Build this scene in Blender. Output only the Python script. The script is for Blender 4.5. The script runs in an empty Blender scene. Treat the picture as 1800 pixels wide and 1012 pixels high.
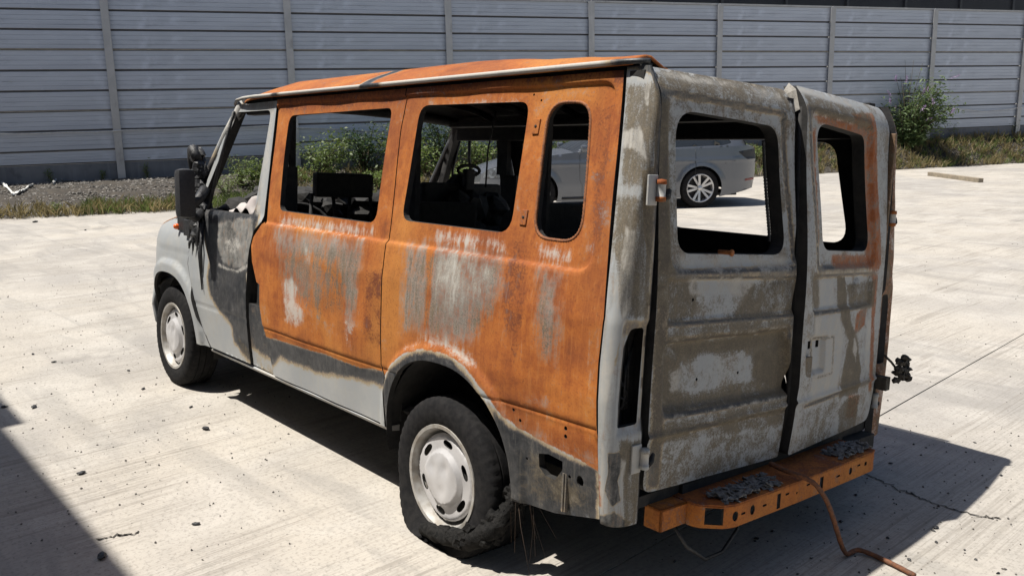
import bpy, bmesh, math, random
import numpy as np
from mathutils import Vector, Matrix
from mathutils.geometry import delaunay_2d_cdt
random.seed(7); RNG = np.random.default_rng(7)
sc = bpy.context.scene; COL = sc.collection
# ------------------------------------------------------------------ camera, sky, sun, exposure
FPX = 1499.4
CAM = np.array([-1.69043543, 2.82371752, 1.66726284])
CR = np.array([[-0.6605044949478108, 0.13238454874122438, -0.7390589580055977],
               [-0.7505812624825283, -0.14135159777786865, 0.6454823732804619],
               [-0.019015271858989477, 0.9810678147101892, 0.19272872742770528]])
cd = bpy.data.cameras.new('camera'); cam = bpy.data.objects.new('camera', cd); COL.objects.link(cam)
cd.sensor_width = 36; cd.lens = 36 * FPX / 1800; cd.clip_start = .05; cd.clip_end = 2000
cam.matrix_world = Matrix([list(CR[i]) + [CAM[i]] for i in range(3)] + [[0, 0, 0, 1]])
sc.camera = cam
SUN = np.array([0.23491333, 0.32440247, 0.91628531])          # towards the sun
wd = bpy.data.worlds.new('World'); sc.world = wd; wd.use_nodes = True
wn = wd.node_tree; wn.nodes.clear()
sky = wn.nodes.new('ShaderNodeTexSky'); sky.sky_type = 'NISHITA'; sky.sun_disc = False
sky.sun_elevation = math.asin(SUN[2]); sky.sun_rotation = math.atan2(SUN[0], SUN[1])
sky.air_density = 1.0; sky.dust_density = 1.6
bg = wn.nodes.new('ShaderNodeBackground'); bg.inputs['Strength'].default_value = .068
wo = wn.nodes.new('ShaderNodeOutputWorld')
wn.links.new(sky.outputs[0], bg.inputs[0]); wn.links.new(bg.outputs[0], wo.inputs[0])
sl = bpy.data.lights.new('sun', 'SUN'); sl.energy = 5.0; sl.angle = math.radians(.53); sl.color = (1, .955, .88)
so = bpy.data.objects.new('sun', sl); COL.objects.link(so); so.location = (10, 16, 40)
so.rotation_euler = Vector(SUN).to_track_quat('Z', 'Y').to_euler()
sc.view_settings.view_transform = 'Standard'; sc.view_settings.look = 'None'
sc.view_settings.exposure = 0.52; sc.view_settings.gamma = 1
sc.render.resolution_x = 1024; sc.render.resolution_y = 575
# ------------------------------------------------------------------ frames: van coordinates (x forward, y left, z up) <-> world
VW = np.array([[0.9999704041565266, 0.0006544702987836546, 0.007665668898464446],
               [0.0, 0.9963752051991012, -0.08506732900737551],
               [-0.007693556461928064, 0.08506481136802152, 0.9963457166344873]])
VZ = -0.04792188759790477
VUP = VW[2]
CV = VW.T @ (CAM - np.array([0, 0, VZ])); CRV = VW.T @ CR
def h_van(P): return np.asarray(P) @ VUP + VZ                 # height above the ground of a van point
PZ = [.0, .2, .28, .45, .60, .75, 1.0, 1.1, 1.3, 1.5, 1.7, 1.85, 2]
PY = [.90, .925, .935, .955, .970, .975, .965, .95, .915, .88, .845, .82, .80]
def prof(z): return np.interp(z, PZ, PY)
def vray(u, v): return CRV @ np.array([u - 900, 506 - v, -FPX])
def sd(u, v):                                                 # photo pixel -> (x, z) on the van's left side
    r = vray(u, v); y = .95
    for _ in range(30):
        P = CV + (y - CV[1]) / r[1] * r; y = float(prof(P[2]))
    return (P[0], P[2])
def rd(u, v, x=.02):                                          # photo pixel -> (y, z) on the van's rear plane
    r = vray(u, v); P = CV + (x - CV[0]) / r[0] * r; return (P[1], P[2])
def gw(u, v, h=0.):                                           # photo pixel -> world point on the ground
    r = CR @ np.array([u - 900, 506 - v, -FPX]); return CAM + (h - CAM[2]) / r[2] * r
# ------------------------------------------------------------------ node helpers
class NT:
    def __init__(s, name):
        s.m = bpy.data.materials.new(name); s.m.use_nodes = True; s.t = s.m.node_tree; s.t.nodes.clear()
        s.out = s.n('ShaderNodeOutputMaterial')
    def n(s, ty, ins=None, **kw):
        nd = s.t.nodes.new(ty)
        for k, v in kw.items(): setattr(nd, k, v)
        for k, v in (ins or {}).items(): s.set(nd.inputs[k], v)
        return nd
    def set(s, sock, v):
        if isinstance(v, bpy.types.NodeSocket): s.t.links.new(v, sock)
        elif isinstance(v, bpy.types.Node): s.t.links.new(v.outputs[0], sock)
        elif isinstance(v, (tuple, list)) and len(v) == 3 and sock.type == 'RGBA': sock.default_value = (*v, 1)
        else: sock.default_value = v
    def m2(s, op, a, b=0., c=None, clamp=False):
        nd = s.n('ShaderNodeMath', operation=op, use_clamp=clamp); s.set(nd.inputs[0], a); s.set(nd.inputs[1], b)
        if c is not None: s.set(nd.inputs[2], c)
        return nd.outputs[0]
    def mix(s, f, a, b, blend='MIX'):
        nd = s.n('ShaderNodeMix', data_type='RGBA', blend_type=blend)
        s.set(nd.inputs[0], f); s.set(nd.inputs[6], a); s.set(nd.inputs[7], b); return nd.outputs[2]
    def step(s, x, lo, hi):
        nd = s.n('ShaderNodeMapRange', interpolation_type='SMOOTHSTEP')
        for i, v in enumerate((x, lo, hi)): s.set(nd.inputs[i], v)
        return nd.outputs[0]
    def coord(s, scale=(1, 1, 1), loc=(0, 0, 0), kind='Object', rot=(0, 0, 0)):
        tc = s.n('ShaderNodeTexCoord'); mp = s.n('ShaderNodeMapping', {'Scale': scale, 'Location': loc, 'Rotation': rot})
        s.t.links.new(tc.outputs[kind], mp.inputs[0]); return mp.outputs[0]
    def noise(s, scale, detail=4, rough=.55, vec=None, dist=0., lac=2.):
        nd = s.n('ShaderNodeTexNoise', {'Scale': scale, 'Detail': detail, 'Roughness': rough, 'Distortion': dist, 'Lacunarity': lac})
        if vec is not None: s.set(nd.inputs['Vector'], vec)
        return nd.outputs[0]
    def voro(s, scale, vec=None, feature='F1', out=0):
        nd = s.n('ShaderNodeTexVoronoi', {'Scale': scale}, feature=feature)
        if vec is not None: s.set(nd.inputs['Vector'], vec)
        return nd.outputs[out]
    def ramp(s, f, *stops):
        nd = s.n('ShaderNodeValToRGB'); s.set(nd.inputs[0], f); e = nd.color_ramp.elements
        while len(e) < len(stops): e.new(.5)
        for el, (p, c) in zip(e, stops): el.position = p; el.color = (*c, 1) if isinstance(c, tuple) else (c, c, c, 1)
        return nd.outputs[0]
    def bsdf(s, color, rough=.6, metal=0., bump=None, bstr=.3, bdist=.01, **kw):
        b = s.n('ShaderNodeBsdfPrincipled'); s.set(b.inputs['Base Color'], color); s.set(b.inputs['Roughness'], rough); s.set(b.inputs['Metallic'], metal)
        for k, v in kw.items(): s.set(b.inputs[k.replace('_', ' ')], v)
        if bump is not None:
            bp = s.n('ShaderNodeBump', {'Strength': bstr, 'Distance': bdist, 'Height': bump}); s.t.links.new(bp.outputs[0], b.inputs['Normal'])
        s.t.links.new(b.outputs[0], s.out.inputs[0]); return s.m
def plain(name, c1, c2=None, scale=12, rough=.6, metal=0., bstr=.2, **kw):
    t = NT(name); n = t.noise(scale, 6, .6, t.coord()); c2 = c2 or tuple(x * .7 for x in c1)
    return t.bsdf(t.mix(t.step(n, .3, .7), c1, c2), rough, metal, n, bstr, .01, **kw)
# ------------------------------------------------------------------ the burnt sheet metal: masks painted per vertex, edges and grain from noise
def burnt_mat():
    t = NT('burnt_sheet_metal'); co = t.coord()
    at = t.n('ShaderNodeAttribute', attribute_name='burn'); a2 = t.n('ShaderNodeAttribute', attribute_name='burn2')
    sp = t.n('ShaderNodeSeparateColor', {0: at.outputs['Color']}); rust, ash, char = sp.outputs; tan = at.outputs['Alpha']
    sp2 = t.n('ShaderNodeSeparateColor', {0: a2.outputs['Color']}); white, dark, streaky = sp2.outputs
    nA = t.noise(5, 8, .68, co); nB = t.noise(17, 8, .72, co, .4); nF = t.noise(110, 4, .7, co)
    st = t.noise(1, 6, .62, t.coord((34, 34, 1.7))); st2 = t.noise(1, 5, .65, t.coord((95, 95, 5)))
    nE = t.m2('ADD', t.m2('ADD', t.m2('MULTIPLY', nA, .35), t.m2('MULTIPLY', nB, .4)), t.m2('MULTIPLY', nF, .25))
    nS = t.m2('ADD', t.m2('MULTIPLY', st, .6), t.m2('MULTIPLY', st2, .4))
    nES = t.n('ShaderNodeMix', {0: streaky, 2: nE, 3: nS}).outputs[0]
    nE, nS, nES = [t.step(q, .36, .64) for q in (nE, nS, nES)]
    def thr(mask, nz, amp, w): return t.step(t.m2('ADD', mask, t.m2('MULTIPLY', t.m2('SUBTRACT', nz, .5), amp)), .5 - w, .5 + w)
    silver = t.mix(t.step(nA, .35, .7), (.325, .34, .35), (.38, .385, .375))
    silver = t.mix(t.m2('MULTIPLY', t.step(st, .5, .75), .25), silver, (.40, .36, .28))
    # char and its scorched halo
    cf = t.m2('ADD', char, t.m2('MULTIPLY', t.m2('SUBTRACT', nES, .5), .36))
    halo = t.m2('MULTIPLY', t.step(cf, .10, .34), t.m2('SUBTRACT', 1., t.step(cf, .52, .66)))
    blk = t.mix(t.step(nB, .35, .7), (.022, .024, .028), (.068, .068, .070))
    blk = t.mix(t.m2('MULTIPLY', t.step(st2, .5, .75), .5), blk, (.15, .14, .12))
    c = t.mix(t.m2('MULTIPLY', halo, .75), silver, t.mix(t.step(cf, .25, .55), (.36, .26, .12), (.10, .055, .025)))
    c = t.mix(t.step(cf, .40, .62), c, blk)
    # rust
    rcol = t.ramp(t.m2('ADD', t.m2('MULTIPLY', nA, .5), t.m2('ADD', t.m2('MULTIPLY', st, .18), t.m2('MULTIPLY', nB, .32))),
                  (.34, (.13, .037, .012)), (.44, (.27, .072, .015)), (.53, (.40, .122, .021)), (.66, (.48, .19, .04)))
    nL = t.noise(1.3, 4, .55, t.coord(loc=(2, 5, 1)), .5)
    rcol = t.mix(t.m2('MULTIPLY', t.step(nL, .44, .66), .55), rcol, (.47, .205, .045))
    rcol = t.mix(t.m2('MULTIPLY', t.step(nL, .50, .32), .5), rcol, (.19, .055, .017))
    rcol = t.mix(t.m2('MULTIPLY', t.step(nF, .50, .70), .5), rcol, (.13, .035, .013))
    rcol = t.mix(t.m2('MULTIPLY', t.step(st2, .52, .70), .4), rcol, (.42, .155, .04))
    rcol = t.mix(thr(dark, nE, .75, .3), rcol, t.mix(nB, (.055, .018, .010), (.20, .05, .016)))
    rf = thr(rust, nES, .42, .12)
    rh = thr(rust, nES, .34, .30)
    c = t.mix(t.m2('MULTIPLY', rh, .5), c, (.45, .34, .2)); c = t.mix(rf, c, rcol)
    # ash: bare grey heat-bleached steel, runs downward
    acol = t.ramp(t.m2('ADD', t.m2('MULTIPLY', nB, .4), t.m2('ADD', t.m2('MULTIPLY', st, .25), t.m2('MULTIPLY', nA, .35))), (.34, (.10, .09, .072)), (.46, (.195, .19, .175)), (.56, (.27, .268, .255)), (.68, (.36, .345, .305)))
    acol = t.mix(t.m2('MULTIPLY', t.step(nF, .5, .7), .3), acol, (.16, .13, .10)); acol = t.mix(t.m2('MULTIPLY', t.step(t.m2('ADD', t.m2('MULTIPLY', st2, .5), t.m2('MULTIPLY', nB, .5)), .50, .60), .55), acol, (.22, .12, .055))
    c = t.mix(t.m2('MULTIPLY', thr(ash, nES, .75, .36), t.m2('ADD', .62, t.m2('MULTIPLY', nE, .38))), c, acol)
    # tan: khaki film of burnt lacquer with crisp flaked edges and speckle
    tcol = t.mix(t.step(nB, .35, .68), (.115, .090, .055), (.185, .150, .098)); tcol = t.mix(t.m2('MULTIPLY', t.step(nF, .5, .66), .5), tcol, (.07, .055, .04))
    nG = t.step(t.noise(240, 2, .6, co), .36, .64); nT = t.n('ShaderNodeMix', {0: streaky, 2: nE, 3: nS}).outputs[0]
    c = t.mix(t.m2('MULTIPLY', thr(tan, nT, .5, .24), .78), c, tcol)
    c = t.mix(t.m2('MULTIPLY', thr(tan, t.m2('ADD', t.m2('MULTIPLY', nT, .7), t.m2('MULTIPLY', nG, .3)), .75, .09), .6), c, t.mix(nG, tcol, (.075, .06, .042)))
    c = t.mix(t.m2('MULTIPLY', thr(white, nES, .8, .30), .85), c, t.mix(nF, (.56, .53, .47), (.36, .35, .33)))
    rgh = t.n('ShaderNodeMix', {0: t.m2('MAXIMUM', rf, t.m2('MAXIMUM', ash, tan)), 2: .42, 3: .82}).outputs[0]
    bh = t.m2('ADD', t.m2('MULTIPLY', nF, .35), t.m2('MULTIPLY', nB, .65))
    return t.bsdf(c, rgh, 0., bh, .22, .006, Specular_IOR_Level=.35)
BURNT = burnt_mat()
SOOT = plain('soot_black', (.012, .012, .012), (.028, .026, .024), 18, .85, 0, .5)
CHARRED = plain('charred_plastic', (.008, .008, .009), (.03, .03, .032), 40, .55, 0, .6)
RUSTB = plain('rusted_steel', (.34, .115, .025), (.16, .05, .015), 24, .85, 0, .3)
# ------------------------------------------------------------------ mesh helpers
def mesh(name, V, F, mat=None, parent=None, smooth=False, mats=None, midx=None, sharp=None):
    me = bpy.data.meshes.new(name); me.from_pydata([tuple(map(float, v)) for v in V], [], [tuple(map(int, f)) for f in F])
    for m in (mats or ([mat] if mat else [])): me.materials.append(m)
    if midx is not None: me.polygons.foreach_set('material_index', np.asarray(midx, dtype=np.int32))
    if smooth is True: me.polygons.foreach_set('use_smooth', [True] * len(me.polygons))
    elif smooth is not False: me.polygons.foreach_set('use_smooth', list(map(bool, smooth)))
    if sharp is not None: me.set_sharp_from_angle(angle=math.radians(sharp))
    me.update()
    o = bpy.data.objects.new(name, me); COL.objects.link(o)
    if parent is not None: o.parent = parent
    return o
def tag(o, label=None, cat=None, group=None, kind=None):
    for k, v in (('label', label), ('category', cat), ('group', group), ('kind', kind)):
        if v: o[k] = v
    return o
def empty(name, loc=(0, 0, 0), rz=0):
    o = bpy.data.objects.new(name, None); COL.objects.link(o); o.location = loc; o.rotation_euler = (0, 0, rz); return o
class MB:
    """collects simple shapes into one mesh"""
    def __init__(s): s.V = []; s.F = []; s.S = []
    def add(s, V, F, smooth=False):
        n = len(s.V); s.V += [tuple(map(float, v)) for v in V]; s.F += [tuple(int(i) + n for i in f) for f in F]; s.S += [smooth] * len(F); return s
    def box(s, x0, x1, y0, y1, z0, z1, R=None, c=None, bev=0.):
        V = np.array([(x, y, z) for x in (x0, x1) for y in (y0, y1) for z in (z0, z1)], float)
        F = [(0, 1, 3, 2), (4, 6, 7, 5), (0, 4, 5, 1), (2, 3, 7, 6), (0, 2, 6, 4), (1, 5, 7, 3)]
        if bev:
            bm = bmesh.new(); vs = [bm.verts.new(v) for v in V]; [bm.faces.new([vs[i] for i in f]) for f in F]
            bmesh.ops.bevel(bm, geom=bm.edges[:], offset=bev, segments=2, profile=.6, affect='EDGES'); bm.verts.index_update()
            V = np.array([v.co for v in bm.verts]); F = [[v.index for v in f.verts] for f in bm.faces]; bm.free()
        if R is not None:
            c = np.array(c if c is not None else V.mean(0)); V = (V - c) @ np.array(R).T + c
        return s.add(V, F)
    def tube(s, pts, r, n=8, cap=True, smooth=True):
        P = np.array(pts, float); k = len(P); r = np.full(k, r) if np.isscalar(r) else np.array(r, float)
        T = np.gradient(P, axis=0); T /= np.linalg.norm(T, axis=1)[:, None] + 1e-12
        ref = np.array([0, 0, 1.]) if abs(T[0][2]) < .9 else np.array([1., 0, 0]); A = np.cross(T[0], ref); A /= np.linalg.norm(A)
        V = []
        for i in range(k):
            A = A - T[i] * (A @ T[i]); A /= np.linalg.norm(A) + 1e-12; B = np.cross(T[i], A)
            for j in range(n):
                a = 2 * math.pi * j / n; V.append(P[i] + r[i] * (math.cos(a) * A + math.sin(a) * B))
        F = [(i * n + j, i * n + (j + 1) % n, (i + 1) * n + (j + 1) % n, (i + 1) * n + j) for i in range(k - 1) for j in range(n)]
        if cap: F += [tuple(range(n - 1, -1, -1)), tuple((k - 1) * n + j for j in range(n))]
        return s.add(V, F, smooth)
    def lathe(s, pr, n=32, axis='y', c=(0, 0, 0), smooth=True, closed=False):
        pr = np.array(pr, float); k = len(pr); V = []                 # pr: (radius, along axis)
        for j in range(n):
            a = 2 * math.pi * j / n; ca, sa = math.cos(a), math.sin(a)
            for r, h in pr:
                V.append({'y': (r * ca, h, r * sa), 'z': (r * ca, r * sa, h), 'x': (h, r * ca, r * sa)}[axis])
        V = np.array(V) + np.array(c); m = k if closed else k - 1
        F = [(j * k + i, j * k + (i + 1) % k, ((j + 1) % n) * k + (i + 1) % k, ((j + 1) % n) * k + i) for j in range(n) for i in range(m)]
        return s.add(V, F, smooth)
    def prism(s, loop, axis, a0, a1):
        """loop: 2-D points; extruded along axis between a0 and a1"""
        n = len(loop); f = {'x': lambda p, a: (a, p[0], p[1]), 'y': lambda p, a: (p[0], a, p[1]), 'z': lambda p, a: (p[0], p[1], a)}[axis]
        V = [f(p, a0) for p in loop] + [f(p, a1) for p in loop]
        F = [tuple(range(n)), tuple(range(2 * n - 1, n - 1, -1))] + [(i, i + n, (i + 1) % n + n, (i + 1) % n) for i in range(n)]
        return s.add(V, F)
    def blob(s, c, r, seed=0, rough=.25, n=2):
        bm = bmesh.new(); bmesh.ops.create_icosphere(bm, subdivisions=n, radius=1); g = np.random.default_rng(seed)
        V = np.array([v.co for v in bm.verts]); bm.verts.index_update(); F = [[v.index for v in f.verts] for f in bm.faces]; bm.free()
        V = V * (1 + g.uniform(-rough, rough, len(V)))[:, None] * np.array(r) + np.array(c)
        return s.add(V, F, n > 2)
    def build(s, name, mat, parent=None, fix=True, sharp=None):
        o = mesh(name, s.V, s.F, mat, parent, smooth=s.S)
        if fix:
            bm = bmesh.new(); bm.from_mesh(o.data); bmesh.ops.recalc_face_normals(bm, faces=bm.faces); bm.to_mesh(o.data); bm.free()
        if sharp: o.data.set_sharp_from_angle(angle=math.radians(sharp))
        return o
def rotm(ax, deg):
    return np.array(Matrix.Rotation(math.radians(deg), 3, ax))
# ------------------------------------------------------------------ 2-D outline tools
def inpoly(P, L):
    x, y = P[:, 0][:, None], P[:, 1][:, None]; a = L; b = np.roll(L, -1, 0)
    c = ((a[:, 1] > y) != (b[:, 1] > y)) & (x < (b[:, 0] - a[:, 0]) * (y - a[:, 1]) / (b[:, 1] - a[:, 1] + 1e-15) + a[:, 0])
    return c.sum(1) % 2 == 1
def dist(P, L, closed=True):
    L = np.asarray(L, float); a = L if closed else L[:-1]; b = np.roll(L, -1, 0) if closed else L[1:]; d = np.full(len(P), 1e9)
    for p, q in zip(a, b):
        v = q - p; t = np.clip(((P - p) @ v) / (v @ v + 1e-15), 0, 1); d = np.minimum(d, np.linalg.norm(P - p - t[:, None] * v, axis=1))
    return d
def sdf(P, L): L = np.asarray(L, float); d = dist(P, L); return np.where(inpoly(P, L), -d, d)
def ss(x, a, b): t = np.clip((x - a) / (b - a), 0, 1); return t * t * (3 - 2 * t)
def rounded(L, r, n=5):
    L = np.asarray(L, float); out = []; rs = r if isinstance(r, (list, tuple)) else [r] * len(L)
    for i, p in enumerate(L):
        a = L[i - 1] - p; b = L[(i + 1) % len(L)] - p; la, lb = np.linalg.norm(a), np.linalg.norm(b); a /= la; b /= lb
        if rs[i] <= 0: out.append(p); continue
        ang = math.acos(np.clip(a @ b, -1, 1)); k = min(rs[i] / math.tan(ang / 2), .48 * la, .48 * lb); s, e = p + a * k, p + b * k
        for j in range(n + 1):
            u = j / n; out.append((1 - u) ** 2 * s + 2 * u * (1 - u) * p + u * u * e)
    return np.array(out)
def resamp(L, step):
    out = []
    for p, q in zip(L, np.roll(L, -1, 0)):
        n = max(1, int(round(np.linalg.norm(q - p) / step)))
        for j in range(n): out.append(p + (q - p) * j / n)
    return np.array(out)
def panel(name, outer, holes, fmap, inward, step, parent, mats, paint=None, rim=1, skin=1, label=None, feat=()):
    """sheet with holes in 2-D -> bent by fmap, with an inner skin and closed edges; paint(P2)-> (N,8) masks"""
    loops = [resamp(np.asarray(l, float), step) for l in [outer] + list(holes)]
    lo, hi = loops[0].min(0), loops[0].max(0); g = []
    ys = np.arange(lo[1], hi[1], step * .88)
    for i, y in enumerate(ys):
        xs = np.arange(lo[0] + (i % 2) * step / 2, hi[0], step); g.append(np.stack([xs, np.full_like(xs, y)], 1))
    g = np.concatenate(g); g = g + RNG.uniform(-.12, .12, g.shape) * step
    keep = sdf(g, loops[0]) < -step * .55
    for l in loops[1:]: keep &= sdf(g, l) > step * .55
    g = g[keep]
    for L, offs, closed in feat:
        L = np.asarray(L, float); q = np.concatenate([L, L[:1]]) if closed else L; sg_ = np.r_[0, np.cumsum(np.linalg.norm(np.diff(q, axis=0), axis=1))]; u = np.arange(0, sg_[-1], .009)
        c = np.stack([np.interp(u, sg_, q[:, 0]), np.interp(u, sg_, q[:, 1])], 1); d = np.gradient(c, axis=0); d /= np.linalg.norm(d, axis=1)[:, None] + 1e-9; nn = np.stack([-d[:, 1], d[:, 0]], 1)
        ex = np.concatenate([c + nn * o_ for o_ in offs]); kk = sdf(ex, loops[0]) < -.004
        for l in loops[1:]: kk &= sdf(ex, l) > .004
        ex = ex[kk]; g = g[dist(g, q, False) > max(abs(o_) for o_ in offs) + .005]; g = np.concatenate([g, ex])
    pts = np.concatenate(loops + [g]); E = []; k = 0
    for l in loops: E += [(k + i, k + (i + 1) % len(l)) for i in range(len(l))]; k += len(l)
    r = delaunay_2d_cdt([Vector(p) for p in pts], E, [], 0, 1e-7)
    P2 = np.array([tuple(v) for v in r[0]]); T = np.array(r[2]); c = P2[T].mean(1)
    ok = inpoly(c, loops[0])
    for l in loops[1:]: ok &= ~inpoly(c, l)
    T = T[ok]; P = fmap(P2[:, 0], P2[:, 1]); inw = inward(P2[:, 0], P2[:, 1]) if callable(inward) else np.array(inward, float)
    n = len(P); Q = P + inw
    ek = {}
    for f in T:
        for a, b in ((f[0], f[1]), (f[1], f[2]), (f[2], f[0])): ek[(a, b)] = 1
    B = [(a, b) for a, b in ek if (b, a) not in ek]; idx = sorted({i for e in B for i in e}); mp = {v: j for j, v in enumerate(idx)}; m = len(idx)
    nrm = np.cross(P[T[:, 1]] - P[T[:, 0]], P[T[:, 2]] - P[T[:, 0]]).sum(0); flip = (nrm @ (inw if inw.ndim == 1 else inw.mean(0))) > 0
    To = T[:, ::-1] if flip else T; Ti = (T if flip else T[:, ::-1]) + n
    rq = [(2 * n + mp[a], 2 * n + mp[b], 2 * n + m + mp[b], 2 * n + m + mp[a]) for a, b in B]
    if not flip: rq = [q[::-1] for q in rq]
    V = np.concatenate([P, Q, P[idx], Q[idx]])
    F = [tuple(f) for f in To] + [tuple(f) for f in Ti] + rq
    mi = [0] * len(To) + [skin] * len(Ti) + [rim] * len(rq); sm = [1] * (len(To) + len(Ti)) + [0] * len(rq)
    o = mesh(name, V, F, None, parent, sm, mats, mi)
    if paint is not None:
        A = paint(P2); A = np.clip(np.concatenate([A, A, A[idx], A[idx]]), 0, 1);
        burn(o, A)
    if label: o['label'] = label
    return o
def burn(o, A):
    """A: (N,8) rust, ash, char, tan, white, dark, streaky, -"""
    for nm, c in (('burn', A[:, [0, 1, 2, 3]]), ('burn2', np.concatenate([A[:, 4:7], np.ones((len(A), 1))], 1))):
        a = o.data.attributes.new(nm, 'FLOAT_COLOR', 'POINT'); a.data.foreach_set('color', np.ascontiguousarray(c, dtype=np.float32).ravel())
def burn_all(o, **kw):
    A = np.zeros((len(o.data.vertices), 8)); K = ['rust', 'ash', 'char', 'tan', 'white', 'dark', 'streaky']
    for k, v in kw.items(): A[:, K.index(k)] = v
    burn(o, A)
KEY = {k: i for i, k in enumerate(['rust', 'ash', 'char', 'tan', 'white', 'dark', 'streaky'])}
def painter(base, strokes, conv=None):
    """strokes: (mask, value, softness, outline[, mode]); outline in photo pixels turned into sheet coordinates by conv"""
    S = [(KEY[s[0]], s[1], s[2], np.array([conv(*p) for p in s[3]]) if conv else np.array(s[3], float), s[4] if len(s) > 4 else 'max') for s in strokes]
    def f(P):
        A = np.zeros((len(P), 8))
        for k, v in base.items(): A[:, KEY[k]] = v
        for k, v, soft, L, mode in S:
            if mode == 'line': w = 1 - ss(dist(P, L, False), soft * .3, soft)
            else: w = ss(-sdf(P, L), -soft, soft)
            if mode == 'set': A[:, k] = A[:, k] * (1 - w) + v * w
            else: A[:, k] = np.maximum(A[:, k], v * w)
        return A
    return f
# ------------------------------------------------------------------ THE BURNT VAN
van = empty('passenger_van'); van.matrix_world = Matrix([list(VW[i]) + [0] for i in range(3)] + [[0, 0, 0, 1]]); van.location = (0, 0, VZ)
tag(van, 'burnt-out silver passenger van with orange rusted side, missing glass and flat tyre, on concrete', 'van')
WR, WF = .931, 3.864
def arch_loop(cx, cz, a, b, z0, n=40, e=2.35):
    """half superellipse over a wheel, from the front foot over the top to the rear foot"""
    out = []
    for i in range(n + 1):
        t = math.pi * i / n; c, s = math.cos(t), math.sin(t)
        out.append((cx + a * math.copysign(abs(c) ** (2 / e), c), cz + b * abs(s) ** (2 / e)))
    return np.array([(out[0][0], z0)] + out + [(out[-1][0], z0 - .0)])
ARCH_R = arch_loop(.925, .30, .408, .412, .345)
ARCH_R[-1] = (.52, .275)
ARCH_F = arch_loop(WF, .33, .42, .415, .345)
def zc(x): return np.interp(x, [.1, .64, 1.4, 2.5], [.651, .641, .60, .593])
RECL = rounded([(.185, 1.15), (2.62, 1.15), (2.66, 1.778), (.21, 1.772)], .07, 6)
def yside(x, z, arch=ARCH_R):
    P = np.stack([x, z], 1); y = prof(z)
    y = y - .013 * ss(-sdf(P, RECL), -.005, .007)
    d = z - zc(x)
    y = y - .007 * np.exp(-(d / .005) ** 2) - .006 * ss(-d, 0, .02)
    da = np.abs(dist(P, arch, False)); y = y + .016 * (1 - ss(da, .045, .075)) * (1 - ss(z, .68, .80) * .35)
    y = y + .0035 * np.sin(x * 5.1 + 1.3) * np.cos(z * 4.3) + .002 * np.sin(x * 13 + z * 9)      # heat-buckled sheet
    return y
def fside(sg=1): return lambda x, z: np.stack([x, sg * yside(x, z), z], 1)
MATS = [BURNT, SOOT]
pl = lambda *p: [sd(*q) for q in p]
W1 = rounded(pl((505, 203), (685, 189), (656, 393), (487, 370)), [.05, .04, .06, .05])
W2 = rounded(pl((736, 185), (925, 178), (892, 411), (702, 387)), [.06, .05, .07, .06])
W3 = rounded(pl((960, 179), (1036, 179), (1018, 428), (931, 417)), .085, 7)
SEAM = [(1.425, 1.805), (1.43, 1.63), (1.388, 1.21), (1.376, 1.02), (1.372, .82), (1.368, .62), (1.348, .55), (1.343, .345)]
g = .0035
A_OUT = np.array([(x + g, z) for x, z in SEAM] + [(2.455, .345), (2.515, .583), (2.548, .70), (2.556, .824), (2.556, 1.155), (2.642, 1.805)])
Q_OUT = np.array([(.188, 1.805), (.153, 1.52), (.122, 1.231), (.099, 1.017), (.104, .869), (.094, .643), (.091, .345), (.30, .295)] + ARCH_R[::-1].tolist() + [(x - g, z) for x, z in SEAM[::-1][1:]])
Q_OUT = Q_OUT[(np.r_[True, np.linalg.norm(np.diff(Q_OUT, axis=0), axis=1) > 1e-3])]
HOLE1 = pl((945, 797), (962, 798), (987, 811), (987, 826), (974, 843), (957, 836), (946, 820))
HOLE2 = [(x, z) for x, z in [(lambda c: (c[0] + .016 * math.cos(a), c[1] + .02 * math.sin(a)))(sd(1017, 846)) for a in np.linspace(0, 2 * math.pi, 11)[:-1]]]
small = [[(cx + r * math.cos(a), cz + r * math.sin(a)) for a in np.linspace(0, 2 * math.pi, 7)[:-1]]
         for (cx, cz), r in [(sd(*q), r) for q, r in (((901, 720), .007), ((912, 739), .007), ((992, 753), .008), ((992, 767), .008), ((924, 806), .006), ((999, 838), .007), ((933, 166), .005), ((946, 176), .005))]]
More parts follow.
